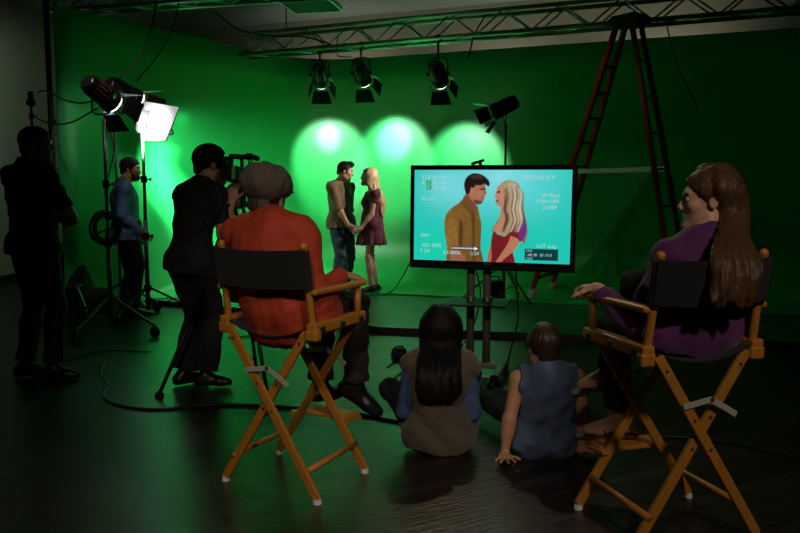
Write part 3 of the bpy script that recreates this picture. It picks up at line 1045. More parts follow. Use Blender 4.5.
def poly(pts, c, soft=3., shade=None, tex=0):
    global img
    P = [V((x, y, 0)) for x, y in pts]
    P = catmull(P+[P[0]], 4)[:-1]
    xs = np.array([p.x for p in P]); ys = np.array([p.y for p in P])
    ins = np.zeros(gx.shape, bool); dmin = np.full(gx.shape, 1e9)
    n = len(xs)
    for i in range(n):
        x0, y0, x1, y1 = xs[i], ys[i], xs[(i+1) % n], ys[(i+1) % n]
        if y0 != y1:
            ins ^= ((y0 > gz) != (y1 > gz)) & (gx < (x1-x0)*(gz-y0)/(y1-y0)+x0)
        l2 = (x1-x0)**2+(y1-y0)**2+1e-9
        t = np.clip(((gx-x0)*(x1-x0)+(gz-y0)*(y1-y0))/l2, 0, 1)
        dmin = np.minimum(dmin, np.hypot(gx-x0-t*(x1-x0), gz-y0-t*(y1-y0)))
    sd_ = np.where(ins, -dmin, dmin)
    al = np.clip(.5-sd_/soft, 0, 1)[..., None]
    cc_ = np.broadcast_to(L3(c), img.shape).copy()
    if shade is not None:
        gx0, gy0, kx, ky = shade
        cc_ *= np.clip(1+kx*(gx-gx0)/100+ky*(gz-gy0)/100, .25, 2.2)[..., None]
    if tex:
        cc_ *= (1+tex*np.sin(gx*.11+np.sin(gz*.06)*2.5)*np.sin(gz*.075+gx*.03))[..., None]
    img = img*(1-al)+cc_*al
# the man in the picture
poly([(268, 150), (252, 180), (262, 205), (300, 240), (318, 210), (300, 180)], (118, 72, 52), 3)
poly([(250, 178), (275, 205), (303, 232), (320, 205), (332, 250), (342, 300), (340, 400), (345, 480), (192, 480), (182, 400), (170, 330), (168, 282), (178, 245), (205, 215), (235, 195)], (124, 88, 40), 4, (250, 320, -.12, -.05), .12)
poly([(290, 240), (308, 236), (312, 330), (316, 470), (304, 470), (300, 330)], (92, 62, 26), 6)
poly([(172, 285), (222, 270), (236, 360), (238, 425), (190, 425), (178, 350)], (140, 100, 48), 8, (200, 350, -.2, .05), .1)
poly([(240, 262), (256, 300), (252, 400), (240, 420), (236, 330)], (84, 58, 26), 8)
poly([(196, 430), (258, 430), (268, 482), (205, 482)], (150, 98, 66), 3)
poly([(255, 186), (280, 206), (302, 232), (290, 246), (266, 222), (246, 198)], (108, 74, 34), 3)
poly([(272, 110), (330, 95), (350, 112), (345, 150), (300, 180), (270, 160)], (124, 78, 58), 4)
poly([(300, 112), (335, 110), (354, 106), (358, 132), (364, 150), (354, 158), (355, 168), (348, 186), (338, 198), (316, 198), (298, 186), (284, 165), (284, 138)], (164, 106, 80), 3, (330, 150, -.4, -.05))
poly([(330, 140), (344, 138), (344, 150), (336, 168), (326, 172), (322, 158)], (178, 124, 98), 22)
poly([(334, 128), (356, 126), (357, 132), (336, 134)], (42, 26, 20), 3)
poly([(300, 178), (340, 186), (336, 199), (314, 199)], (96, 62, 48), 6)
poly([(290, 130), (302, 122), (306, 142), (296, 154), (288, 146)], (176, 118, 92), 3)
poly([(266, 150), (258, 112), (268, 78), (300, 58), (340, 64), (366, 84), (376, 100), (372, 118), (352, 106), (334, 113), (312, 112), (302, 126), (290, 122), (284, 150)], (30, 22, 18), 3)
poly([(285, 72), (320, 62), (350, 78), (330, 84), (300, 84)], (60, 46, 38), 8)
# the woman in the picture
poly([(428, 112), (440, 96), (470, 90), (505, 104), (522, 150), (530, 200), (540, 250), (554, 320), (540, 378), (520, 350), (500, 330), (440, 330), (400, 330), (392, 312), (410, 285), (428, 250), (438, 200)], (128, 108, 84), 4, None, .1)
poly([(432, 195), (452, 210), (450, 250), (470, 300), (440, 335), (398, 322), (402, 300), (424, 270)], (186, 130, 100), 4)
poly([(398, 322), (430, 340), (470, 312), (500, 280), (530, 268), (546, 300), (532, 362), (500, 370), (488, 410), (496, 482), (396, 482), (384, 440), (388, 380), (392, 344)], (118, 26, 34), 3, (460, 380, .1, -.1), .1)
poly([(500, 268), (530, 250), (548, 290), (540, 350), (520, 356), (508, 310)], (112, 46, 128), 8)
poly([(478, 342), (516, 362), (500, 405), (460, 442), (420, 478), (404, 478), (440, 420), (464, 380)], (180, 118, 84), 3, (460, 400, .2, 0))
poly([(388, 385), (392, 440), (386, 480), (370, 480), (376, 425)], (168, 108, 78), 3)
poly([(424, 108), (412, 122), (407, 142), (400, 164), (408, 172), (404, 184), (410, 200), (428, 212), (444, 205), (456, 170), (452, 130)], (188, 134, 108), 3, (430, 150, .05, -.1))
poly([(410, 140), (424, 138), (424, 146), (412, 148)], (60, 36, 28), 4)
poly([(406, 178), (420, 180), (416, 188), (408, 187)], (140, 60, 56), 3)
poly([(426, 106), (448, 94), (484, 94), (510, 118), (520, 160), (528, 210), (528, 260), (500, 300), (470, 330), (452, 345), (432, 340), (460, 290), (468, 250), (450, 225), (458, 190), (446, 150), (438, 125)], (172, 148, 112), 4, (480, 180, .1, -.1), .16)
poly([(470, 110), (492, 118), (508, 170), (514, 240), (504, 280), (494, 210), (482, 150)], (206, 192, 176), 26)
for k in range(26):
    xx = 446+k*3.2; ww = random.uniform(-6, 6); dk = random.random() < .55
    poly([(xx-4, 112+abs(k-12)*1.6), (xx+6+ww*.3, 160), (xx+ww, 220), (xx+10+ww, 270), (xx-6+ww, 318), (xx-7+ww, 318), (xx+8+ww, 270), (xx-2+ww, 220), (xx+4+ww*.3, 160)], (110, 84, 56) if dk else (214, 196, 168), 6)
poly([(446, 150), (456, 190), (452, 228), (466, 260), (452, 310), (440, 320), (452, 260), (442, 225), (446, 190)], (96, 70, 46), 5)
# heads-up display blocks
def rect(x0, y0, x1, y1, c, soft=2.):
    global img
    d = np.maximum(np.maximum(x0-gx, gx-x1), np.maximum(y0-gz, gz-y1))
    al = np.clip(.5-d/soft, 0, 1)[..., None]
    img = img*(1-al)+L3(c)*al
rect(80, 92, 102, 111, (10, 150, 50)); rect(80, 115, 102, 134, (10, 150, 50))
rect(543, 400, 692, 452, (12, 60, 62))
rect(203, 398, 332, 414, (30, 44, 48)); rect(206, 404, 312, 408, (214, 224, 224))
for k in range(9): rect(206+13*k, 400, 208+13*k, 411, (214, 224, 224))
poly([(310, 398), (328, 406), (310, 414), (313, 406)], (240, 244, 244), 2)
me = bpy.data.meshes.new('picture')
pos = np.zeros((NZ, NX, 3), np.float32)
pos[..., 0] = np.linspace(SX0, SX1, NX)[None, :]; pos[..., 1] = -.0245; pos[..., 2] = np.linspace(SZ0, SZ1, NZ)[:, None]
q = np.arange(NZ*NX).reshape(NZ, NX)
fq = np.stack([q[:-1, :-1], q[:-1, 1:], q[1:, 1:], q[1:, :-1]], -1).reshape(-1, 4)
me.from_pydata(pos.reshape(-1, 3).tolist(), [], fq.tolist())
at_ = me.color_attributes.new('picture', 'FLOAT_COLOR', 'POINT')
at_.data.foreach_set('color', np.concatenate([np.clip(img, 0, 1), np.ones((NZ, NX, 1))], -1).astype(np.float32).ravel())
M_pic = bpy.data.materials.new('screen_picture'); M_pic.use_nodes = True
nt = M_pic.node_tree; b = nt.nodes['Principled BSDF']
an = nt.nodes.new('ShaderNodeAttribute'); an.attribute_name = 'picture'
nt.links.new(an.outputs['Color'], b.inputs['Emission Color']); b.inputs['Emission Strength'].default_value = .95
b.inputs['Base Color'].default_value = (.005, .005, .005, 1); b.inputs['Roughness'].default_value = .3
me.materials.append(M_pic)
o = bpy.data.objects.new('screen', me); col.objects.link(o); o.parent = tv
o['label'] = 'lit screen with a man in a brown shirt facing a blonde woman'
M_hud = emit('screen_white', (186, 214, 222), .9); M_hudk = emit('screen_dark', (20, 52, 54), .5)
def hud(txt, cx, cy, size, m, just='LEFT'):
    """text on the screen at picture-crop coordinates"""
    fc = bpy.data.curves.new('caption', 'FONT'); fc.body = txt; fc.size = size*(SX1-SX0)/722; fc.align_x = just; fc.align_y = 'CENTER'
    fo = bpy.data.objects.new('caption_tmp', fc); col.objects.link(fo)
    dg = bpy.context.evaluated_depsgraph_get(); me = bpy.data.meshes.new_from_object(fo.evaluated_get(dg))
    bpy.data.objects.remove(fo)
    me.materials.clear(); me.materials.append(m)
    x = SX0+(cx-22)/722*(SX1-SX0); z = SZ1-(cy-42)/424*(SZ1-SZ0)
    for dx, dz, mm in ((0, 0, m),):
        c = bpy.data.objects.new('caption', me); col.objects.link(c); c.parent = tv
        c.location = (x+dx, -.0256, z+dz); c.rotation_euler = (math.pi/2, 0, 0)
for a in (('S1/P 00 min', 58, 77, 25), ('\u25b6', 58, 102, 16), ('A', 84, 102, 20), ('47 min', 108, 102, 25), ('B', 84, 125, 20), ('25 min', 108, 125, 25), ('STBY', 384, 77, 25), ('00:00:00:00 P', 533, 77, 25),
          ('50 mm', 56, 178, 22), ('50 Mbps', 610, 157, 24), ('1920x1080', 582, 184, 24), ('23.98P', 617, 212, 24), ('AW', 54, 349, 24),
          ('ISO 1000', 62, 396, 24), ('F 2.8', 54, 423, 22), ('5.6 800K', 162, 428, 24), ('1/24', 290, 430, 24), ('LUT only', 594, 387, 24),
          ('CH1', 548, 409, 16), ('-40 30  20 10 0', 552, 428, 18), ('CH2', 548, 446, 16)):
    hud(a[0], a[1], a[2], a[3], M_hud)

st = empty('television_stand', (TVC.x, TVC.y+.07, 0), TVA, 'grey twin column stand with a shelf under the television', 'stand')
for sx in (-.12, .0):
    bm = NB(); cyl(bm, (sx-.02, .03, .06), (sx-.02, .03, 1.35), .03, seg=20); obj('column', bm, M_grey_tube, st, True)
bm = NB(); box(bm, (-.08, .03, .065), (.34, .07, .045)); obj('base_bar', bm, M_grey_tube, st, bevel=.008)
for sx in (-.24, .1):
    bm = NB(); box(bm, (sx, -.06, .065), (.05, .62, .035)); lg = obj('base_leg', bm, M_grey_tube, st, bevel=.008)
    for sy in (-.34, .22):
        bm = NB(); cyl(bm, (sx-.02, sy, .028), (sx+.02, sy, .028), .028, seg=16); obj('caster', bm, M_rub, lg, 'auto')
bm = NB(); box(bm, (-.07, -.33, .06), (.38, .03, .02)); obj('front_bar', bm, M_chrome, st, bevel=.004)
bm = NB(); box(bm, (-.08, -.05, .54), (.46, .4, .012)); obj('shelf', bm, M_shelf, st, bevel=.003)
for sx in (-.14, -.02):
    bm = NB(); cyl(bm, (sx, .03, .515), (sx, .03, .575), .037, seg=20); obj('shelf_collar', bm, M_alu, st, 'auto')
bm = NB(); box(bm, (-.08, .0, 1.2), (.4, .03, .3)); obj('mount_plate', bm, M_blk, st, bevel=.003)
# small wedge shaped device sitting on the television
sb = empty('sensor_unit', TVC+Matrix.Rotation(TVA, 3, 'Z') @ V((-.1, 0, TH_/2)), TVA+R(20), 'small dark tilted device on the top edge of the television', 'device')
bm = NB(); box(bm, (0, 0, .022), (.09, .05, .02), Matrix.Rotation(R(-18), 3, 'Y')); obj('body', bm, M_blkp, sb, bevel=.004)
bm = NB(); cyl(bm, (.02, -.0, .0), (.02, 0, .018), .012); obj('foot', bm, M_blkp, sb)

# ================================================================ step ladder
M_red = mat('red_fibreglass', (172, 46, 30), .5, var=.1, vscale=10)
M_lad_dark = mat('ladder_step', (60, 46, 40), .4, .5)
M_white_rub = mat('white_rubber', (208, 204, 196), .6)
lad_c = V((2.5, 8.1, PT+.008))
lad = empty('step_ladder', lad_c, 0, 'tall red A frame step ladder with white feet on the platform', 'ladder')
Q = lambda p: V(p)-lad_c
zf = PT+.008
fA, fB = gnd(531, 298, zf), gnd(552, 290, zf)         # near and far front feet
tA, tB = at(617, 24, 7.93), at(626, 24, 8.12)
rA, rB = V((2.74, 7.2, zf)), V((3.06, 7.6, zf))
ta2, tb2 = at(632, 24, 7.80), at(641, 24, 7.99)
for a, b in ((fA, tA), (fB, tB), (rA, ta2), (rB, tb2)):
    bm = NB(); bar(bm, Q(a+V((0, 0, .05))), Q(b), .045, .105, (fB-fA).normalized()); rl = obj('rail', bm, M_red, lad, bevel=.006)
    bm = NB(); d = (b-a).normalized(); bar(bm, Q(a+V((0, 0, .0))), Q(a+d*.13), .075, .15, (fB-fA).normalized())
    for v in bm.verts: v.co.z = max(v.co.z, 0)
    obj('foot', bm, M_white_rub, rl, bevel=.006, label='white rubber foot')
for k in range(1, 11):
    t_ = k/11.6
    bm = NB(); bar(bm, Q(lerp(fA, tA, t_)), Q(lerp(fB, tB, t_)), .085, .03, V((0, 0, 1))); obj('step', bm, M_lad_dark, lad, bevel=.004)
for k in range(1, 8):
    t_ = k/8
    bm = NB(); cyl(bm, Q(lerp(rA, ta2, t_)), Q(lerp(rB, tb2, t_)), .012, seg=10); obj('rear_brace', bm, M_lad_dark, lad, True)
bm = NB(); c = Q((tA+tB+ta2+tb2)/4+V((0, 0, .03))); M3 = Matrix.Rotation(R(-52), 3, 'Z'); box(bm, c, (.34, .3, .05), M3); box(bm, c+V((0, 0, .04)), (.3, .26, .03), M3); obj('top_cap', bm, M_lad_dark, lad, bevel=.01)
for a, b, c, d in ((fA, tA, rA, ta2), (fB, tB, rB, tb2)):
    p = lerp(a, b, .5); q_ = lerp(c, d, .5)
    bm = NB(); bar(bm, Q(p), Q(q_), .03, .05); obj('spreader', bm, M_white_rub, lad, bevel=.002, label='pale metal spreader bar')

# ================================================================ stands
def light_stand(loc, height, legs, label, caster=True, spread=.42, zleg=.34, name='light_stand', r=.017, group='light stands', rot=0., clutch=(.42, .7)):
    t = empty(name, loc, rot, label, 'stand', group)
    r1, r2 = r*1.35, r
    bm = NB(); cyl(bm, (0, 0, .1), (0, 0, height*.5), r1, seg=14); obj('lower_tube', bm, M_dk_steel, t, True)
    bm = NB(); cyl(bm, (0, 0, height*.48), (0, 0, height), r2, seg=14); obj('upper_tube', bm, M_dk_steel, t, True)
    for k in clutch:
        z = height*k
        bm = NB(); cyl(bm, (0, 0, z-.035), (0, 0, z+.035), r1*1.5, seg=14); obj('collar', bm, M_blk, t, 'auto')
        bm = NB(); cyl(bm, (0, 0, z), (.06, .0, z), .008, seg=8); lathe(bm, [(.006, 0), (.02, .005), (.02, .018), (.006, .022)], 10, Matrix.Rotation(R(90), 3, 'Y'), V((.055, 0, z))); obj('clamp_knob', bm, M_blkp, t, 'auto')
    bm = NB(); cyl(bm, (0, 0, zleg-.03), (0, 0, zleg+.03), r1*1.7, seg=14); obj('leg_collar', bm, M_blk, t, 'auto')
    for a in legs:
        a = R(a); e = V((math.cos(a)*spread, math.sin(a)*spread, .11 if caster else .012))
        bm = NB(); bar(bm, (math.cos(a)*.03, math.sin(a)*.03, zleg), e, .022, .022); lg = obj('leg', bm, M_dk_steel, t, bevel=.003)
        bm = NB(); bar(bm, (math.cos(a)*.02, math.sin(a)*.02, .12), lerp(V((0, 0, zleg)), e, .55), .014, .01); obj('leg_brace', bm, M_dk_steel, lg)
        if caster:
            bm = NB(); tn = V((-math.sin(a), math.cos(a), 0))
            cyl(bm, V((e.x, e.y, .05))-tn*.016, V((e.x, e.y, .05))+tn*.016, .05, seg=20); obj('caster', bm, M_rub, lg, 'auto')
            bm = NB(); cyl(bm, (e.x, e.y, .05), (e.x, e.y, .13), .012, seg=8); box(bm, (e.x, e.y, .1), (.03, .03, .03)); obj('caster_fork', bm, M_chrome, lg)
        else:
            bm = NB(); cyl(bm, (e.x, e.y, 0), (e.x, e.y, .03), .016, seg=10); obj('rubber_foot', bm, M_rub, lg)
    return t
S1 = V((-2.8, 7.05, 0)); S2 = V((-2.68, 7.75, 0)); S3 = V((-3.08, 8.05, 0))
light_stand(S1, 2.03, (262, 330, 150), 'black rolling stand with a cable coil in front of the man in blue', spread=.6)
light_stand(S2, 2.12, (10, 130, 250), 'black rolling stand under the glowing white floodlight', spread=.46)
light_stand(S3, 2.05, (40, 160, 285), 'thin dark stand behind the one with the cable coil', spread=.4, r=.013)
# lamps on the stands
lampA, MA = fresnel(at(101, 93, 7.05), V((.36, .76, -.45)), .94, False, None, None, 'ribbed reddish black spotlight on the rolling stand, seen from behind', 'spotlights on stands')
lampB, MB_ = fresnel(at(124, 93, 7.95), V((.5, .7, -.36)), 1.0, False, None, None, 'black spotlight with its flaps open just behind the ribbed one', 'spotlights on stands', M_blk)
beam('spot_beam', at(104, 97, 7.05)+V((.36, .76, -.45)).normalized()*.2, at(268, 205, 11.0)-at(104, 97, 7.05), 3000, 52, .9, (.9, 1, .95))
beam('spot_beam', at(123, 91, 7.95)+V((.34, .8, -.42)).normalized()*.22, at(205, 205, 9.6)-at(123, 91, 7.95), 290, 92, .9, (.9, 1, .95))
# flood with a glowing diffuser on the second stand
fl_ = empty('floodlight', at(155, 124, 7.72), 0, 'glowing white square floodlight on the stand left of the camera operator', 'floodlight')
ax = V((.66, -.72, -.2)).normalized(); sx = ax.cross(V((.12, 0, 1))).normalized(); ux = sx.cross(ax)
FM = Matrix((sx, ux, ax)).transposed()
def fp(x, y, z): return FM @ V((x, y, z))
M_diff = emit('glowing_diffuser', (255, 255, 252), 1.6)
nt = M_diff.node_tree; e_ = [n for n in nt.nodes if n.type == 'EMISSION'][0]
tc = nt.nodes.new('ShaderNodeTexCoord'); gr = nt.nodes.new('ShaderNodeVectorMath'); gr.operation = 'LENGTH'
nt.links.new(tc.outputs['Object'], gr.inputs[0])
mr = nt.nodes.new('ShaderNodeMapRange'); mr.inputs[1].default_value = .12; mr.inputs[2].default_value = .27; mr.inputs[3].default_value = 1.7; mr.inputs[4].default_value = .45
nt.links.new(gr.outputs['Value'], mr.inputs[0]); nt.links.new(mr.outputs[0], e_.inputs['Strength'])
bm = NB(); lathe(bm, [(.08, -.26), (.14, -.22), (.17, -.11), (.17, -.09)], 4, FM @ Matrix.Rotation(R(45), 3, 'Z')); obj('reflector_box', bm, M_blk, fl_)
M_out = mat('white_reflector', (225, 225, 222), .5)
bm = NB(); h1, h2 = .145, .2
rim = [p-fl_.location for p in (at(143, 140, 7.76), at(166, 141, 7.62), at(179, 107, 7.62), at(144, 101, 7.8))]
pts = [p*.86-ax*.1 for p in rim]+rim
vs = [bm.verts.new(p) for p in pts]
bm.faces.new(vs[:4]); bm.faces.new(vs[4:])
for i in range(4): bm.faces.new((vs[i], vs[(i+1) % 4], vs[4+(i+1) % 4], vs[4+i]))
obj('diffuser', bm, M_diff, fl_, label='glowing white front')
bm = NB()
tube(bm, [p*1.01+ax*.004 for p in rim], .006, 6, 0, True); obj('front_frame', bm, M_blk, fl_)
bm = NB(); tube(bm, [fp(-.16, 0, 0), fp(-.2, -.08, 0), V((-.1, .02, -.05)), V((-.1, .02, .04))], .01, 8, 4); obj('bracket', bm, M_dk_steel, fl_)
M_bluek = mat('blue_knob', (60, 110, 190), .4)
bm = NB(); cyl(bm, V((-.16, -.02, .0)), V((-.05, -.02, .0)), .018, seg=12); cyl(bm, V((-.1, -.05, .0)), V((-.1, .04, .0)), .026, seg=12); obj('clamp', bm, M_bluek, fl_, 'auto', label='blue clamp')
# coil of cable hanging on the first stand
M_cable = mat('black_cable', (12, 12, 12), .5)
M_cable_l = mat('grey_cable', (60, 62, 58), .5)
cc0 = S1+V((0, -.06, 1.0))
bm = NB()
for k in range(6):
    rr = .165-.012*k; oy = random.uniform(-.02, .02); zo = random.uniform(-.015, .015)
    tube(bm, [V((math.cos(q_)*rr*.92, oy+.012*math.sin(3*q_+k), math.sin(q_)*rr+zo)) for q_ in [2*math.pi*i/28 for i in range(28)]], .008, 7, 0, True)
tube(bm, [V((-.02, 0, .16)), V((.01, .03, .05)), V((-.01, .03, -.08)), V((.02, 0, -.17))], .008, 7, 4)
tube(bm, [V((.14, 0, .03)), V((.03, .035, 0)), V((-.12, 0, -.06))], .008, 7, 4)
c_ = obj('cable_coil', bm, M_cable, None, True, cc0); tag(c_, 'black cable coil hanging on the rolling stand beside the man in blue', 'cable')
# spotlight on a tripod behind the television
S4 = V((1.25, 8.8, PT+.008))
light_stand(S4, 2.1, (175, 300, 60), 'black tripod light stand rising behind the television', False, .5, .42, r=.014)
fresnel(S4+V((-.02, .0, 2.29)), V((-.8, .25, -.38)), .85, False, None, M_lens_off, 'black spotlight on the tripod behind the television, aimed left', 'spotlights on stands', M_blk)
beam('spot_beam', S4+V((-.02, 0, 2.36))+V((-.8, .25, -.38)).normalized()*.2, V((-1.8, .7, -1.3)), 190, 46, .5, (1, .96, .9))

# ================================================================ video camera and tripod
CAMC = at(237, 172, 5.05)
vc = empty('video_camera', CAMC, 0, 'black video camera with a raised viewfinder held by the operator in black', 'camera')
aim = (V((-.55, 9.4, 1.25))-CAMC).normalized()
sx = aim.cross(V((0, 0, 1))).normalized(); ux = sx.cross(aim)
VM = Matrix((sx, aim, ux)).transposed()
vp = lambda x, y, z: VM @ V((x, y, z))
bm = NB(); box(bm, vp(0, 0, -.02), (.08, .2, .11), VM); obj('body', bm, M_blkp, vc, bevel=.012)
bm = NB(); lathe(bm, [(.042, 0), (.042, .05), (.048, .055), (.048, .11), (.04, .115)], 20, VM @ Matrix.Rotation(R(-90), 3, 'X'), vp(0, .12, -.02)); obj('lens', bm, M_blk, vc, 'auto')
bm = NB(); box(bm, vp(0, .25, -.02), (.1, .05, .09), VM, None); obj('matte_box', bm, M_blk, vc, bevel=.006)
bm = NB(); bar(bm, vp(0, .26, .04), vp(0, .34, .09), .13, .006, VM.col[0]); obj('top_flag', bm, M_blk, vc)
bm = NB(); tube(bm, [vp(0, -.1, .04), vp(0, -.1, .095), vp(0, .08, .1), vp(0, .1, .04)], .012, 10, 4); obj('top_handle', bm, M_blkp, vc, True)
bm = NB(); bar(bm, vp(-.02, -.06, .1), vp(.01, .2, .12), .035, .035); obj('viewfinder_arm', bm, M_blkp, vc, bevel=.004)
bm = NB(); cyl(bm, vp(-.06, -.12, .06), vp(-.06, .02, .08), .03, seg=18); lathe(bm, [(.03, 0), (.036, .02), (.026, .04)], 16, VM @ Matrix.Rotation(R(90), 3, 'X'), vp(-.06, -.12, .06)); obj('viewfinder', bm, M_blkp, vc, 'auto')
bm = NB(); box(bm, vp(.02, .2, .125), (.05, .03, .045), VM); obj('small_monitor', bm, M_blkp, vc, bevel=.005)
bm = NB(); cyl(bm, vp(.05, .23, .12), vp(.05, .29, .12), .02, seg=14); obj('microphone', bm, M_blkp, vc, True)
bm = NB(); box(bm, vp(0, -.17, -.02), (.08, .07, .1), VM); obj('battery', bm, M_blk, vc, bevel=.006)
TP = V((CAMC.x, CAMC.y, 0))
tp = empty('camera_tripod', TP, 0, 'black tripod with spread legs under the video camera', 'tripod')
HT = CAMC.z-.13
bm = NB(); box(bm, (0, 0, HT+.015), (.1, .14, .03)); obj('quick_plate', bm, M_blk, tp, bevel=.004)
bm = NB(); lathe(bm, [(.03, HT-.12), (.06, HT-.11), (.06, HT-.03), (.05, HT)], 20); obj('fluid_head', bm, M_blk, tp, 'auto')
bm = NB(); cyl(bm, (0, -.04, HT-.06), (-.12, -.42, HT-.2), .009, seg=10); cyl(bm, (-.09, -.33, HT-.166), (-.12, -.42, HT-.2), .014, seg=10); obj('pan_handle', bm, M_blk, tp, 'auto')
for e in (V((-.46, -.35, 0)), V((.02, .42, 0)), V((.24, -.33, 0))):
    tn = V((-e.y, e.x, 0)).normalized()
    bm = NB()
    for sg in (-1, 1): cyl(bm, V((e.x*.08, e.y*.08, HT-.12))+tn*.03*sg, lerp(V((0, 0, HT-.12)), e, .6)+tn*.018*sg, .012, seg=10)
    lg = obj('leg', bm, M_blk, tp, True)
    bm = NB(); cyl(bm, lerp(V((0, 0, HT-.12)), e, .52), e+V((0, 0, .02)), .013, seg=10); obj('lower_leg', bm, M_blk, lg, True)
    bm = NB(); lathe(bm, [(.012, 0), (.03, 0), (.03, .02), (.014, .035)], 14, None, e); obj('rubber_foot', bm, M_rub, lg, 'auto')

# ================================================================ clutter at the left wall
dk = grow('black_cone', [cone(gnd(74, 312)+V((0, 0, .05)), gnd(74, 312)+V((-.01, 0, .98)), .3, .02, .05), ell(gnd(82, 312)+V((.04, 0, .1)), (.36, .26, .2), None, .1), cut(gnd(74, 312)+V((0, 0, .004)), V((0, 0, -1)))], .014,
          M_blkcloth, None, gnd(74, 312), folds(.02, .22, 5, (1.6, 1.6, .2)))  # black folded cone rising from the floor to a peak
tag(dk, 'black cone flaring to the floor at the left end of the green screen', 'cloth')
gs0 = V((-4.05, 8.2, 0))
for i, (dx, dy, hh, lb) in enumerate(((-.0, 0, 2.35, 'tallest dark stand leaning by the wall left of the green screen'), (.17, .1, 2.15, 'shorter dark stand by the wall, next to the tallest'))):
    t = empty('grip_stand', gs0+V((dx, dy, 0)), R(40*i), lb, 'stand', 'folded grip stands')
    bm = NB(); cyl(bm, (0, 0, .05), (0, 0, hh*.55), .019, seg=12); obj('lower_tube', bm, M_dk_steel, t, True)
    bm = NB(); cyl(bm, (0, 0, hh*.5), (0, 0, hh), .014, seg=12); obj('upper_tube', bm, M_dk_steel, t, True)
    for k in (.5, .75, .93):
        bm = NB(); cyl(bm, (0, 0, hh*k-.03), (0, 0, hh*k+.03), .026, seg=12); cyl(bm, (0, 0, hh*k), (.05, .02, hh*k), .008, seg=8); obj('collar', bm, M_blk, t, 'auto')
    bm = NB(); cyl(bm, (0, -.03, hh-.02), (0, .03, hh-.02), .04, seg=16); box(bm, (.0, 0, hh+.04), (.05, .04, .12)); obj('grip_head', bm, M_blk, t, 'auto')
    for k in range(3):
        a = R(120*k+20); bm = NB(); bar(bm, (0, 0, .3), (math.cos(a)*.3, math.sin(a)*.3, .015), .02, .02); obj('leg', bm, M_dk_steel, t)
st_ = empty('low_trestle', gnd(70, 318), R(8), 'low bent pale metal trestle on the floor by the left silhouette', 'trestle')
zz = .30
for oy in (0, .34):
    bm = NB(); tube(bm, [(-.16, oy, .012), (-.15, oy, zz*.7), (-.1, oy, zz), (.06, oy, zz+.02), (.1, oy, zz), (.19, oy, .012)], .012, 8, 4); obj('bent_leg', bm, M_chrome, st_, True)
bm = NB(); box(bm, (-.02, .17, zz+.03), (.2, .38, .012)); obj('top_plate', bm, M_dk_steel, st_)

# small case on the floor
pb = empty('power_box', gnd(399, 357), R(25), 'small black box on the floor in front of the green platform', 'box')
bm = NB(); box(bm, (0, 0, .038), (.13, .09, .076), None, .8); obj('case', bm, M_blkp, pb, bevel=.016)
bm = NB(); tube(bm, [(-.035, 0, .074), (-.03, 0, .088), (.03, 0, .088), (.035, 0, .074)], .006, 8, 3); obj('handle', bm, M_rub, pb, True)
bm = NB(); box(bm, (.0, -.044, .035), (.04, .008, .02)); obj('socket', bm, M_dk_steel, pb)

# ================================================================ cables
def cable(pts, label, r=.008, m=None, n=8):
    pts = [V(p) for p in pts]; o0 = pts[0].copy()
    bm = NB(); tube(bm, [p-o0 for p in pts], r, 7, n)
    o = obj('cable', bm, m or M_cable, None, True, o0); tag(o, label, 'cable', 'cables'); return o
G = lambda px, py, z=.008: gnd(px, py, z)
cable([G(104, 362), G(101, 374), G(108, 385), G(103, 395), G(112, 403), G(135, 408), G(165, 409), G(205, 405), G(250, 405), G(300, 408), G(345, 412), G(385, 419), G(410, 424)], 'long black cable snaking over the floor from the left stands to the seated girl', .008)
cable([G(30, 372), G(95, 352), G(150, 352)], 'thin dark cable on the floor behind the left silhouette', .006)
cable([G(646, 436), G(680, 437), G(720, 441), G(760, 449), G(820, 463)], "dark cable curving over the floor right of the purple woman's chair", .008)
cable([G(385, 395), G(392, 380), G(404, 372), G(418, 376), G(424, 392)], 'loose loop of dark cable on the floor left of the seated girl', .005)
cable([V((.0, 6.2, .008)), V((-.02, 6.0, .008)), V((-.05, 5.7, .008)), V((-.1, 5.5, .008))], 'thin dark cable lying at the small black box', .005)
cable([at(159, -14, 7.6), at(152, 26, 7.55), at(139, 56, 7.45), at(121, 80, 7.35)], 'left one of the two cables falling from the ceiling to the lamp stands', .008)
cable([at(181, -14, 8.0), at(174, 25, 8.0), at(158, 55, 8.0), at(136, 82, 8.05)], 'right one of the two cables falling from the ceiling to the lamp stands', .008)
cable([at(38, 92, 8.1), at(48, 91, 7.9), at(62, 99, 7.6), at(80, 103, 7.4), at(97, 100, 7.35)], 'upper cable sagging from the wall stands to the ribbed spotlight', .008)
cable([at(36, 118, 8.1), at(52, 124, 7.9), at(72, 122, 7.6), at(98, 108, 7.4)], 'lower cable sagging from the wall stands to the ribbed spotlight', .008)
cable([at(108, 122, 7.35), at(114, 150, 7.3), at(108, 178, 7.3), at(107, 195, 7.3)], 'cable dangling along the rolling stand below the ribbed spotlight', .006)
cable([at(215, 12, 9.3), at(240, 30, 9.3), at(275, 36, 9.4), at(305, 37, 9.55), at(330, 44, 9.5)], 'cable drooping from the short truss to the long truss', .010)
cable([at(338, 36, 9.4), at(337, 54, 9.35), at(345, 57, 9.3), at(352, 57, 9.25)], 'short cable feeding the middle hanging spotlight', .007)
cable([at(486, 14, 9.0), at(474, 36, 9.0), at(468, 60, 9.0)], 'dark cable hanging from the truss left of the tripod spotlight', .010)
cable([at(665, 18, 8.6), at(671, 42, 8.7), at(682, 75, 8.8), at(698, 110, 8.85)], 'dark cable hanging from the truss right of the ladder', .008)
cable([at(470, 262, 5.55), at(478, 278, 5.6), at(480, 300, 5.6), at(470, 335, 5.6), gnd(455, 352, .008)], 'black cable dropping from the television behind its stand', .005)
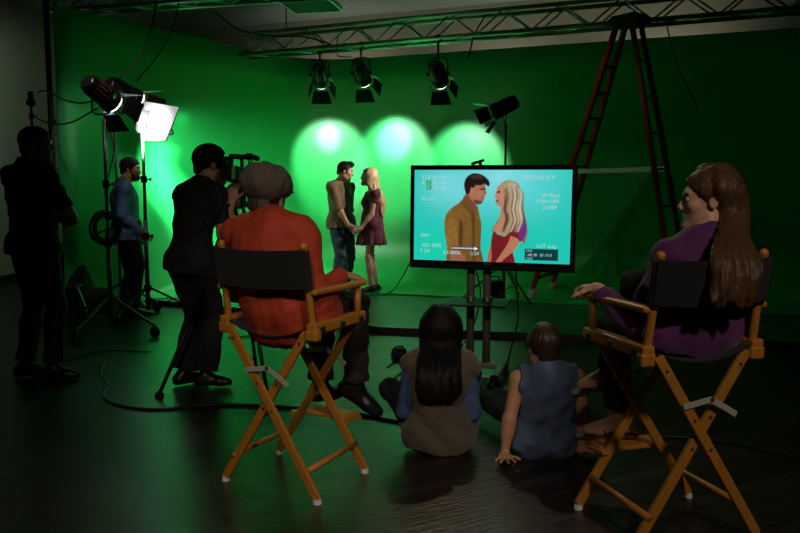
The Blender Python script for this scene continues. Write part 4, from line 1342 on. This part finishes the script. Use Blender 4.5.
cable([at(516, 268, 5.4), at(517, 290, 5.4), at(518, 318, 5.4), at(512, 345, 5.4), gnd(506, 368, .008)], 'black cable looping down on the right of the television stand', .006)
cable([at(412, 258, 8.4), at(403, 276, 8.6), at(394, 289, 8.8), at(383, 296, 9.0)], 'thin cable running from behind the television to the platform', .007)
cable([G(228, 338), G(262, 334), G(300, 330), G(335, 326)], 'thin cable on the floor behind the director\'s chair', .006)
# black cases by the tripod behind the television
cs = empty('equipment_case', gnd(494, 302, zf), R(10), 'black equipment case on the platform behind the television stand', 'case')
bm = NB(); box(bm, (0, 0, .13), (.22, .2, .26)); obj('body', bm, M_blkp, cs, bevel=.02)
bm = NB(); tube(bm, [(-.06, 0, .255), (-.05, 0, .3), (.05, 0, .3), (.06, 0, .255)], .009, 8, 4); obj('handle', bm, M_rub, cs, True)
bm = NB(); cyl(bm, (.05, -.106, .1), (.05, -.1, .1), .03, seg=16); obj('dial', bm, M_dk_steel, cs)
# ================================================================ the people
M_black_shirt = mat('black_shirt', (22, 22, 24), .85, bump=.2, bscale=200)
M_dark_shirt = mat('charcoal_polo', (30, 32, 32), .85, bump=.2, bscale=200)
M_dark_pants = mat('dark_trousers', (24, 24, 26), .85, bump=.2, bscale=220)
M_brown_pants = mat('dark_brown_trousers', (40, 32, 24), .85, bump=.2, bscale=220)
M_jean = mat('blue_denim', (58, 68, 80), .85, var=.25, vscale=14, bump=.25, bscale=260)
M_blue = mat('blue_shirt', (96, 126, 166), .8, var=.1, vscale=14, bump=.15, bscale=200)
M_orange = mat('rust_orange_shirt', (180, 60, 36), .8, var=.1, vscale=9, bump=.9, bscale=16)
M_brown = mat('brown_shirt', (116, 90, 62), .8, var=.1, vscale=14, bump=.7, bscale=18)
M_burg = mat('burgundy_cloth', (92, 16, 42), .75, var=.1, vscale=14, bump=.12, bscale=200, sheen=.2)
M_purple = mat('purple_knit', (88, 29, 92), .85, var=.1, vscale=14, bump=.6, bscale=22, sheen=.2)
M_knit = mat('grey_brown_knit', (92, 80, 66), .9, var=.3, vscale=60, bump=.6, bscale=130, sheen=.2)
M_dsleeve = mat('dark_denim', (62, 84, 124), .85, var=.2, vscale=20, bump=.25, bscale=240)
M_vest = mat('faded_denim', (92, 108, 140), .85, var=.35, vscale=16, bump=.3, bscale=240)
M_cap = mat('brown_tweed', (92, 80, 72), .9, var=.25, vscale=50, bump=.5, bscale=160)
M_shoe = mat('black_leather', (16, 15, 15), .4)
M_sole = mat('pale_sole', (110, 104, 96), .6)
M_hair_blk = mat('black_hair', (15, 12, 11), .6, spec=.25, stretch=(1, 1, .1), bump=.3, bscale=200)
M_hair_brn = mat('dark_brown_hair', (58, 38, 26), .4, var=.35, vscale=40, stretch=(1, 1, .12), bump=.4, bscale=160)
M_hair_long = mat('chestnut_hair', (84, 58, 34), .45, spec=.35, var=.45, vscale=40, stretch=(1, 1, .1), bump=.4, bscale=160)
M_hair_bl = mat('blonde_hair', (196, 160, 110), .4, var=.3, vscale=40, stretch=(1, 1, .1), bump=.4, bscale=160)
M_hair_gr = mat('grey_hair', (58, 50, 46), .5, var=.3, vscale=40, bump=.4, bscale=160)

# ---- silhouetted man at the left with folded arms
F = Fig((-2.60, 5.2), 60, 1.80, girth=1.1)
F.hed = F.L(0.02, .05, 1.66); F.look(18, 0)
for i, sg in enumerate((-1, 1)):
    F.leg(i, F.L(sg*.115, .03*sg, .09))
F.elb[1] = F.L(.29, .10, 1.15); F.wri[1] = F.L(.04, .28, 1.20)
F.elb[0] = F.L(-.285, .10, 1.16); F.wri[0] = F.L(-.03, .25, 1.14)
F.hand(1, -F.r*.9+V((0, 0, .15)), -F.f, .5); F.hand(0, F.r*.9+V((0, 0, .1)), -F.f, .5)
F.feet = [V((.98, .2, 0)), V((.99, .05, 0))]
o = make_body(F, 'man standing with folded arms in dark shadow at the far left', SKIN)
trousers(F, o, M_dark_pants, seed=3, g=.012)
shirt(F, o, M_dark_shirt, 'polo_shirt', sleeve=(.8, .8), hem=-.09, seed=4, hipg=.008)
shoes(F, o, M_shoe); short_hair(F, o, M_hair_blk); brows(F, o, M_hair_blk)

# ---- man in a blue shirt by the lamp stands
F = Fig((-2.93, 7.95), 20, 1.72, girth=1.2)
F.pel = F.L(0, -.02, .94); F.che = F.L(0, -.04, 1.23); F.nec = F.L(0, -.03, 1.45); F.hed = F.L(0, .04, 1.595); F.look(4, -2); F.done()
for i, sg in enumerate((-1, 1)): F.leg(i, F.L(sg*.1, -.03+.06*sg, .085))
F.arm(1, F.L(.2, .12, .92), -F.f+F.r*.3); F.hand(1, F.f*.8-V((0, 0, .6)), -F.r, .6)
F.arm(0, F.L(-.24, .14, .84), -F.f-F.r*.3); F.hand(0, F.f*.3-V((0, 0, 1)), F.r, .4)
o = make_body(F, 'bearded man in a blue shirt standing behind the lamp stands', SKIN, .008)
t_ = trousers(F, o, M_dark_pants, .01, seed=5, g=.004); t_.name = 'leggings'
trousers(F, o, M_dark_pants, .01, seed=6, t1=.98, g=.03, flare=.05).name = 'shorts'
shirt(F, o, M_blue, h=.009, sleeve=(1.94, 1.94), hem=-.1, seed=6)
shoes(F, o, M_shoe); short_hair(F, o, M_hair_blk, vol=1.04, nape=.02); brows(F, o, M_hair_blk)
P = [ell(F.H(0, .045, -.085), (.058, .055, .045), F.head_m, .02), cone(F.H(-.055, .02, -.04), F.H(-.045, .05, -.09), .014, .016), cone(F.H(.055, .02, -.04), F.H(.045, .05, -.09), .014, .016),
     cone(F.H(-.02, .098, -.046), F.H(.02, .098, -.046), .006, .006, .006), ell(F.H(0, .105, -.06), (.022, .02, .011), F.head_m, .006, 'sub')]
grow('beard', P, .005, M_hair_blk, o, F.b)

# ---- camera operator in black
F = Fig((-1.42, 4.98), 60, 1.66, girth=1.02)
F.pel = F.L(.02, -.03, .885); F.che = F.L(.05, .0, 1.205); F.nec = F.L(.08, .04, 1.385); F.hed = F.L(.10, .11, 1.515); F.hs = 1.08; F.sw = .152; F.look(30, -2); F.done()
for i, sg in enumerate((-1, 1)): F.leg(i, F.L(sg*.085, .02*sg, .085))
F.arm(1, CAMC+V((-.02, -.09, -.2)), V((.1, -.2, -1))); F.hand(1, V((.1, .5, .85)), V((0, 1, -.1)), .7)
F.arm(0, CAMC+V((-.1, .10, -.16)), V((-.1, .4, -1))); F.hand(0, V((.6, .3, .6)), V((.6, -.6, 0)), .7)
F.feet = [V((.75, .65, 0)), V((.99, .1, 0))]
o = make_body(F, 'camera operator in black with a raised arm at the video camera', SKIN)
trousers(F, o, M_dark_pants, seed=7, g=.016, flare=.034)
shirt(F, o, M_black_shirt, 't_shirt', sleeve=(.75, .75), hem=-.1, seed=8, collar=False, g=.014, hipg=.01)
shoes(F, o, M_shoe); short_hair(F, o, M_hair_blk, vol=1.02); brows(F, o, M_hair_blk)

# ---- director in the left chair
dr, df = V((math.cos(A1), math.sin(A1), 0)), V((-math.sin(A1), math.cos(A1), 0))
F = Fig((C1.x, C1.y), 62.5, 1.76, girth=1.1)
CP = lambda x, y, z: CL(C1, A1, x, y, z)
F.pel = CP(-.0, -.05, .815); F.che = CP(-.05, -.09, 1.02); F.nec = CP(-.095, -.05, 1.185); F.hed = CP(-.155, .01, 1.288); F.look(76, -4, 4)
F.done()
F.leg(1, CP(.075, .42, .345), df+dr*.05+V((0, 0, .7))); F.leg(0, CP(-.10, .36, .34), df+V((0, 0, .5)))
F.feet = [(df+V((0, 0, -.15))).normalized(), (df*.3+dr*.75+V((0, 0, -.5))).normalized()]
F.arm(1, CP(.15, .165, .93), dr*.2-df*.4-V((0, 0, .9))); F.hand(1, df*.9+dr*.0-V((0, 0, .25)), V((0, 0, -1)), .45)
F.arm(0, CP(-.2, .22, .97), V((-.8, -.3, -.6))); F.hand(0, df*.9+dr*.4, V((0, 0, -1)), .4)
o = make_body(F, "man in a brown flat cap and rust orange shirt seated in a director's chair", SKIN, .006)
trousers(F, o, M_brown_pants, .008, seed=9, g=.012, amp=.006)
shirt(F, o, M_orange, h=.0075, g=.027, sleeve=(1.93, 1.93), hem=-.17, seed=11, hipg=.008, sg_=.014, amp=.012, wl=.19, flare=.01)
shoes(F, o, M_shoe, .006)
short_hair(F, o, M_hair_gr, nape=.012, seed=4)
hm = F.head_m
P = [ell(F.H(0, -.012, .088), (.112, .138, .078), hm, .03), ell(F.H(.008, -.05, .07), (.108, .105, .088), hm, .03), cone(F.H(-.05, .05, .06), F.H(.05, .05, .06), .05, .05, .03),
     cut(F.H(0, -.06, -.03), hm @ V((0, .4, -1)))]
cp = grow('flat_cap', P, .005, M_cap, o, F.b, folds(.0035, .06, 3))
P = [ell(F.H(0, .115, .048), (.085, .062, .012), hm, .01)]
grow('cap_peak', P, .004, M_cap, cp, F.b)
bm = NB(); lathe(bm, [(.004, 0), (.01, .002), (.009, .007), (.003, .009)], 12, hm, F.H(0, -.015, .146)-F.b); obj('cap_button', bm, M_cap, cp, True)
brows(F, o, M_hair_gr)

# ---- the couple on the platform
ZP = PT+.006
mx_, wx_ = -.745, -.375
F = Fig((mx_, 9.55, ZP), -38, 1.70, girth=1.08)
F.pel = F.L(0, -.03, .93); F.che = F.L(0, -.05, 1.215); F.nec = F.L(0, -.02, 1.425); F.hed = F.L(0.01, .06, 1.56); F.look(4, -14); F.done()
for i, sg in enumerate((-1, 1)): F.leg(i, F.L(sg*.14, -.02+.06*sg, .085))
hj = V((-.565, 9.32, .86)); hj2 = V((-.565, 9.62, .86))
F.arm(1, hj+V((-.07, .02, .03)), -F.f-V((0, 0, .4))); F.hand(1, V((.85, .05, -.4)), V((.1, 1, .2)), .7)
F.arm(0, hj2+V((-.07, 0, .03)), -F.f-V((0, 0, .4))); F.hand(0, V((.85, 0, -.4)), V((.1, -1, .2)), .7)
o = make_body(F, 'young man in a brown shirt and jeans facing the woman in burgundy', SKIN, .007)
trousers(F, o, M_jean, .008, seed=13, g=.022, amp=.005)
shirt(F, o, M_brown, h=.007, sleeve=(1.12, 1.12), hem=-.1, seed=14, amp=.006, flare=.008)
shoes(F, o, M_shoe); short_hair(F, o, M_hair_blk, .005, quiff=.012); brows(F, o, M_hair_blk)
man = F
F = Fig((wx_, 9.47, ZP), 190, 1.60, fem=True, girth=1.05)
F.pel = F.L(0, -.01, .885); F.che = F.L(0, -.03, 1.15); F.nec = F.L(0, -.03, 1.345); F.hed = F.L(0, .03, 1.485); F.look(178, 6); F.done()
for i, sg in enumerate((-1, 1)): F.leg(i, F.L(sg*.075, -.03-.05*sg, .08))
F.arm(0, hj+V((.06, -.01, .035)), -F.f-V((0, 0, .5))); F.hand(0, V((-.85, .05, -.35)), V((0, 1, -.3)), .7)
F.arm(1, hj2+V((.06, 0, .035)), -F.f-V((0, 0, .5))); F.hand(1, V((-.85, 0, -.35)), V((0, -1, -.3)), .7)
o = make_body(F, 'blonde woman in a short burgundy dress facing the man in brown', SKIN_PALE, .007, shoes=False)
u = F.u
P = F.torso(.02)
for i in (0, 1): P += F.armp(i, .012, 0, .42, .004)
P.append(cut(F.nec+V((0, 0, -.015)), V(F.f)*.35+V((0, 0, 1))))
wz = lerp(F.pel, F.che, .38)
P.append(cone(wz, F.pel-V((0, 0, .25)), .135, .188, .03, True))
P = P[:-2]+[P[-1], P[-2]]
pl_ = F.pel.copy()
def pleats(X, Y, Z):
    th = np.arctan2(Y-pl_.y, X-pl_.x)
    k = np.clip((pl_.z-.04-Z)/.2, 0, 1)
    return .016*k*np.sin(9*th+.7)+.006*k*np.sin(17*th)
grow('dress', P, .006, M_burg, o, F.b, pleats)
M_flat = mat('tan_flat_shoe', (96, 70, 58), .5)
shoes(F, o, M_flat, .006, .004)
cv = []
rs = random.Random(3)
for k in range(30):
    th = R(-105+210*k/29)      # around the back of the head
    sx_, cy_ = math.sin(th), -math.cos(th)
    x0, y0 = .055*sx_, .075*cy_-.01
    l = rs.uniform(.34, .46)
    c = [F.H(x0, y0, .10), F.H(x0*1.55, y0*1.25-.005, .03), F.H(x0*1.5, y0*1.2-.02, -.06), F.H(x0*2.0+rs.uniform(-.02, .02), y0*1.3-.115, -.06-l*.5), F.H(x0*1.7+rs.uniform(-.03, .03), y0*1.2-.165+rs.uniform(-.02, .02), -.06-l)]
    cv.append(c)
strand_hair(F, o, M_hair_bl, cv, .022, .012, .006, amp=.0022, wave=.014, kk=.01, coh=.5, seed=5)
brows(F, o, M_hair_brn)

# ---- girl with long dark hair seated on the floor
F = Fig((.205, 3.70), 84, 1.46, fem=True, girth=1.06)
F.pel = F.L(0, 0, .115); F.che = F.L(0, -.01, .33); F.nec = F.L(0.0, .04, .495); F.hed = F.L(0, .09, .605); F.look(80, 4); F.hs = .95; F.done()
F.leg(0, F.L(.02, .30, .075), -F.r*.9+F.f*.5+V((0, 0, .6))); F.leg(1, F.L(-.02, .36, .075), F.r*.12+F.f*.7+V((0, 0, .6)))
F.feet = [(F.r*.9+F.f*.3), (-F.r*.9+F.f*.3)]
F.arm(0, F.L(-.07, .18, .17), -F.r*.25-F.f*.3-V((0, 0, .5))); F.hand(0, F.f+F.r*.6, V((0, 0, -1)), .5)
F.arm(1, F.L(.06, .18, .17), F.r*.2-F.f*.3-V((0, 0, .5))); F.hand(1, F.f-F.r*.6, V((0, 0, -1)), .5)
o = make_body(F, 'girl with long black hair sitting cross legged on the floor, seen from behind', SKIN, .006)
trousers(F, o, M_dark_pants, .008, seed=15)
shirt(F, o, M_knit, 'sweater', .0065, .02, (0, 0), -.12, .007, 16, collar=True, hipg=.006)
P = []
for i in (0, 1): P += F.armp(i, .015, .0, 1.95, .006)
grow('sleeves', P, .0065, M_dsleeve, o, F.b, folds(.005, .09, 17), label='blue sleeves')
shoes(F, o, M_shoe)
cv = []; rs = random.Random(8)
for k in range(34):
    th = R(-118+236*k/33); sx_, cy_ = math.sin(th), -math.cos(th)
    x0, y0 = .058*sx_, .078*cy_-.008; l = rs.uniform(.28, .34)*(1 if abs(th) < 1.3 else .85)
    cv.append([F.H(x0*.5, y0*.6, .115), F.H(x0*1.45, y0*1.2, .045), F.H(x0*1.5, y0*1.2-.012, -.06), F.L(sx_*.085, -.148-.012*cy_*0, .43+rs.uniform(-.02, .02)), F.L(sx_*.088, -.168, .31+rs.uniform(-.035, .03)+.05*abs(sx_))])
strand_hair(F, o, M_hair_blk, cv, .024, .014, .006, amp=.0018, wave=.003, kk=.016, seed=9)
brows(F, o, M_hair_blk)

# ---- boy in a denim waistcoat leaning back on his hands
F = Fig((.735, 3.62), 96, 1.24, girth=1.12)
F.kid = 1.12; F.finger_r = .0088
F.pel = F.L(0, .03, .105); F.che = F.L(0, -.02, .295); F.nec = F.L(0, -.02, .445); F.hed = F.L(-.01, .03, .548); F.hs = .93; F.sw = .148; F.look(100, 2); F.done()
F.leg(0, F.L(-.20, .64, .13), V((0, 0, 1))); F.leg(1, F.L(-.13, .68, .15), V((0, 0, 1)))
F.feet = [(F.f*.5-F.r*.3+V((0, 0, .8))).normalized(), (F.f*.5+F.r*.15+V((0, 0, .8))).normalized()]
lh, rh = gnd(503, 463), gnd(582, 457)
F.elb = [None, None]
F.arm(0, lh+V((0, 0, .035)), -F.f-F.r*.5); F.arm(1, rh+V((0, 0, .035)), -F.f+F.r*.7)
F.wri = [lh+V((.01, .02, .035)), rh+V((-.0, .01, .035))]
F.elb = [lerp(F.sho[0], F.wri[0], .52)-F.f*.01-F.r*.012, lerp(F.sho[1], F.wri[1], .52)-F.f*.015+F.r*.02]
F.hand(0, V((-.12, -1, -.12)), V((0, -.1, -1)), .08, .9); F.hand(1, V((.92, -.35, -.12)), V((0, -.1, -1)), .08, .8)
o = make_body(F, 'boy in a sleeveless denim top sitting on the floor leaning back on his hands', SKIN, .0045)
trousers(F, o, M_dark_pants, .007, seed=19)
shirt(F, o, M_vest, 'denim_vest', .006, .021, (.0, .0), -.14, .006, 20, collar=True, wl=.1, sleeveless=True)
shoes(F, o, M_shoe, .006)
short_hair(F, o, M_hair_brn, .005, 1.06, 0, .03, seed=7); brows(F, o, M_hair_brn)

# ---- woman in purple in the right chair
dr, df = V((math.cos(A2), math.sin(A2), 0)), V((-math.sin(A2), math.cos(A2), 0))
F = Fig((C2.x, C2.y), 102, 1.66, fem=True, girth=.96)
CP = lambda x, y, z: CL(C2, A2, x, y, z)
F.pel = CP(.03, -.05, .81); F.che = CP(.06, -.10, .99); F.nec = CP(.09, -.085, 1.14); F.hed = CP(.115, -.05, 1.285); F.look(166, 0); F.hs = .97; F.done()
F.leg(0, CP(-.0, .33, .335), df+V((0, 0, .6))); F.leg(1, CP(.0, .42, .54), df-dr*.1+V((0, 0, .9)))
F.feet = [(df*.5-dr*.85+V((0, 0, -.12))).normalized(), (df*.45-dr*.75+V((0, 0, -.3))).normalized()]
F.arm(0, CP(-.235, .14, .935), V((-.3, -.5, -1))); F.hand(0, df*.8-dr*.2-V((0, 0, .45)), V((.0, 0, -1)), .9)
F.arm(1, CP(.2, .12, .86), V((.3, -.6, -1))); F.hand(1, df, V((0, 0, -1)), .5)
o = make_body(F, "woman with long brown hair and a purple top seated in a director's chair", SKIN_PALE, .006, shoes=False)
trousers(F, o, M_dark_pants, .008, seed=21, t1=1.9)
shirt(F, o, M_purple, 'purple_top', .0075, .012, (1.9, 1.9), -.09, .006, 22, collar=False, wl=.13)
M_flip = mat('brown_sandal', (70, 44, 30), .6)
for i in (0, 1):
    d = V(F.feet[i]).normalized(); n = F.ank[i]; dn = (n-F.kne[i]); dn = dn-d*dn.dot(d); dn.normalize(); sd2 = d.cross(dn)
    bm = NB()
    for j in range(1): 
        pts = [(-.07, .03), (-.05, .045)]
        ol = [(-.075, 0), (-.06, .03), (0, .034), (.08, .042), (.15, .046), (.19, .03), (.2, 0), (.19, -.03), (.15, -.046), (.08, -.042), (0, -.034), (-.06, -.03)]
        hi = [bm.verts.new(n+d*x+sd2*y+dn*.072-F.b) for x, y in ol]; lo_ = [bm.verts.new(n+d*x+sd2*y+dn*.086-F.b) for x, y in ol]
        bm.faces.new(hi); bm.faces.new(lo_)
        for a in range(len(ol)): bm.faces.new((hi[a], hi[(a+1) % len(ol)], lo_[(a+1) % len(ol)], lo_[a]))
    for sg in (-1, 1): tube(bm, [n+d*.13+dn*.045-F.b, n+d*.09+sd2*.03*sg+dn*.035-F.b, n+d*.04+sd2*.036*sg+dn*.075-F.b], .005, 6, 4)
    obj('flip_flop', bm, M_flip, o, 'auto')
cv = []; rs = random.Random(12)
for k in range(40):
    th = R(-74+190*k/39); sx_, cy_ = math.sin(th), -math.cos(th)
    x0, y0 = .058*sx_, .08*cy_-.008; l = rs.uniform(.27, .35)
    dn = V((.0, -.02, 0))
    back = -df*.14-dr*.035
    ax_ = F.H(0, -.09, -.07)
    p2 = F.H(x0*1.3, y0*1.2-.015, -.07); p2b = lerp(p2, ax_, .2)
    q_ = min(1, (math.degrees(th)+74)/100)*2-1
    far = max(0, math.degrees(th)-26)/90
    p3 = CP(.025+.075*q_+rs.uniform(-.008, .008), -.312+.05*far+rs.uniform(-.008, .008), 1.07)
    p4 = CP(.012+.07*q_+rs.uniform(-.015, .015), -.33+.05*far+rs.uniform(-.01, .012), .96+rs.uniform(-.035, .03))
    cv.append([F.H(x0*.5, y0*.6, .115), F.H(x0*1.42, y0*1.2, .045), p2, p3, p4])
strand_hair(F, o, M_hair_long, cv, .024, .014, .005, amp=.0024, wave=.012, kk=.014, coh=.35, n=60, seed=13)
brows(F, o, M_hair_brn)
# ================================================================ overhead lights: known lamps, plus unseen ones added as fill
def overhead(loc, aim, power, size, rgb, rad, label):
    t = empty('ceiling_spot', loc, 0, label, 'lamp', 'ceiling work lights')
    a = (V(aim)-V(loc)).normalized()
    M = frame(a)
    bm = NB(); lathe(bm, [(.05, -.1), (.07, -.08), (.08, .06), (.085, .08), (.07, .08), (.065, .05)], 20, M, cap=False); obj('can', bm, M_blk, t, 'auto')
    bm = NB(); cyl(bm, (0, 0, .05), (0, 0, CZ-loc[2]), .01, seg=8); obj('stem', bm, M_blk, t)
    return beam('overhead_light', V(loc)+a*.1, a, power, size, .7, rgb, rad)
overhead((-.5, -.9, 3.6), (-.5, 3.25, .75), 165, 36, (1, .86, .68), .15, 'unseen ceiling fill light added over the left foreground')  # unseen warm fill added behind the camera for the seated man's back
overhead((1.6, -.6, 3.4), (.8, 3.4, .9), 150, 50, (1, .86, .7), .15, 'unseen ceiling fill light added over the right foreground')  # second unseen fill behind the camera, added for the right chair
overhead((-1.75, 5.6, 3.5), (-.95, 2.9, 0), 14, 34, (1, .9, .74), .08, 'ceiling work light over the camera operator')
overhead((.85, 6.4, 3.5), (.98, 3.0, .8), 45, 44, (1, .85, .55), .06, 'ceiling work light over the seated children')
overhead((-4.9, 8.6, 3.5), (-6.0, 11.9, 1.8), 95, 84, (.62, 1, .72), .1, 'unseen green fill light added near the left wall')  # added out of view; its green tint lifts the grey wall
overhead((-2.3, 6.0, 3.55), (-2.9, 7.8, 1.9), 34, 46, (1, .9, .86), .08, 'unseen rim light added over the lamp stands')  # unseen light added to rim the stand lamps and the blue shirt
overhead((.9, 6.6, 4.1), (2.3, 8.5, 1.5), 16, 40, (1, .9, .8), .08, 'unseen fill light added over the step ladder')  # unseen light added to brighten the ladder rails
# bare unseen spots added behind the green screen to brighten the back wall
for x in (-1.0, 1.4, 3.6):
    beam('wall_fill', V((x, yb(x)-.6, 2.6)), V((.15, .5, 1)), 30, 130, .8, (1, .95, .75), .1)
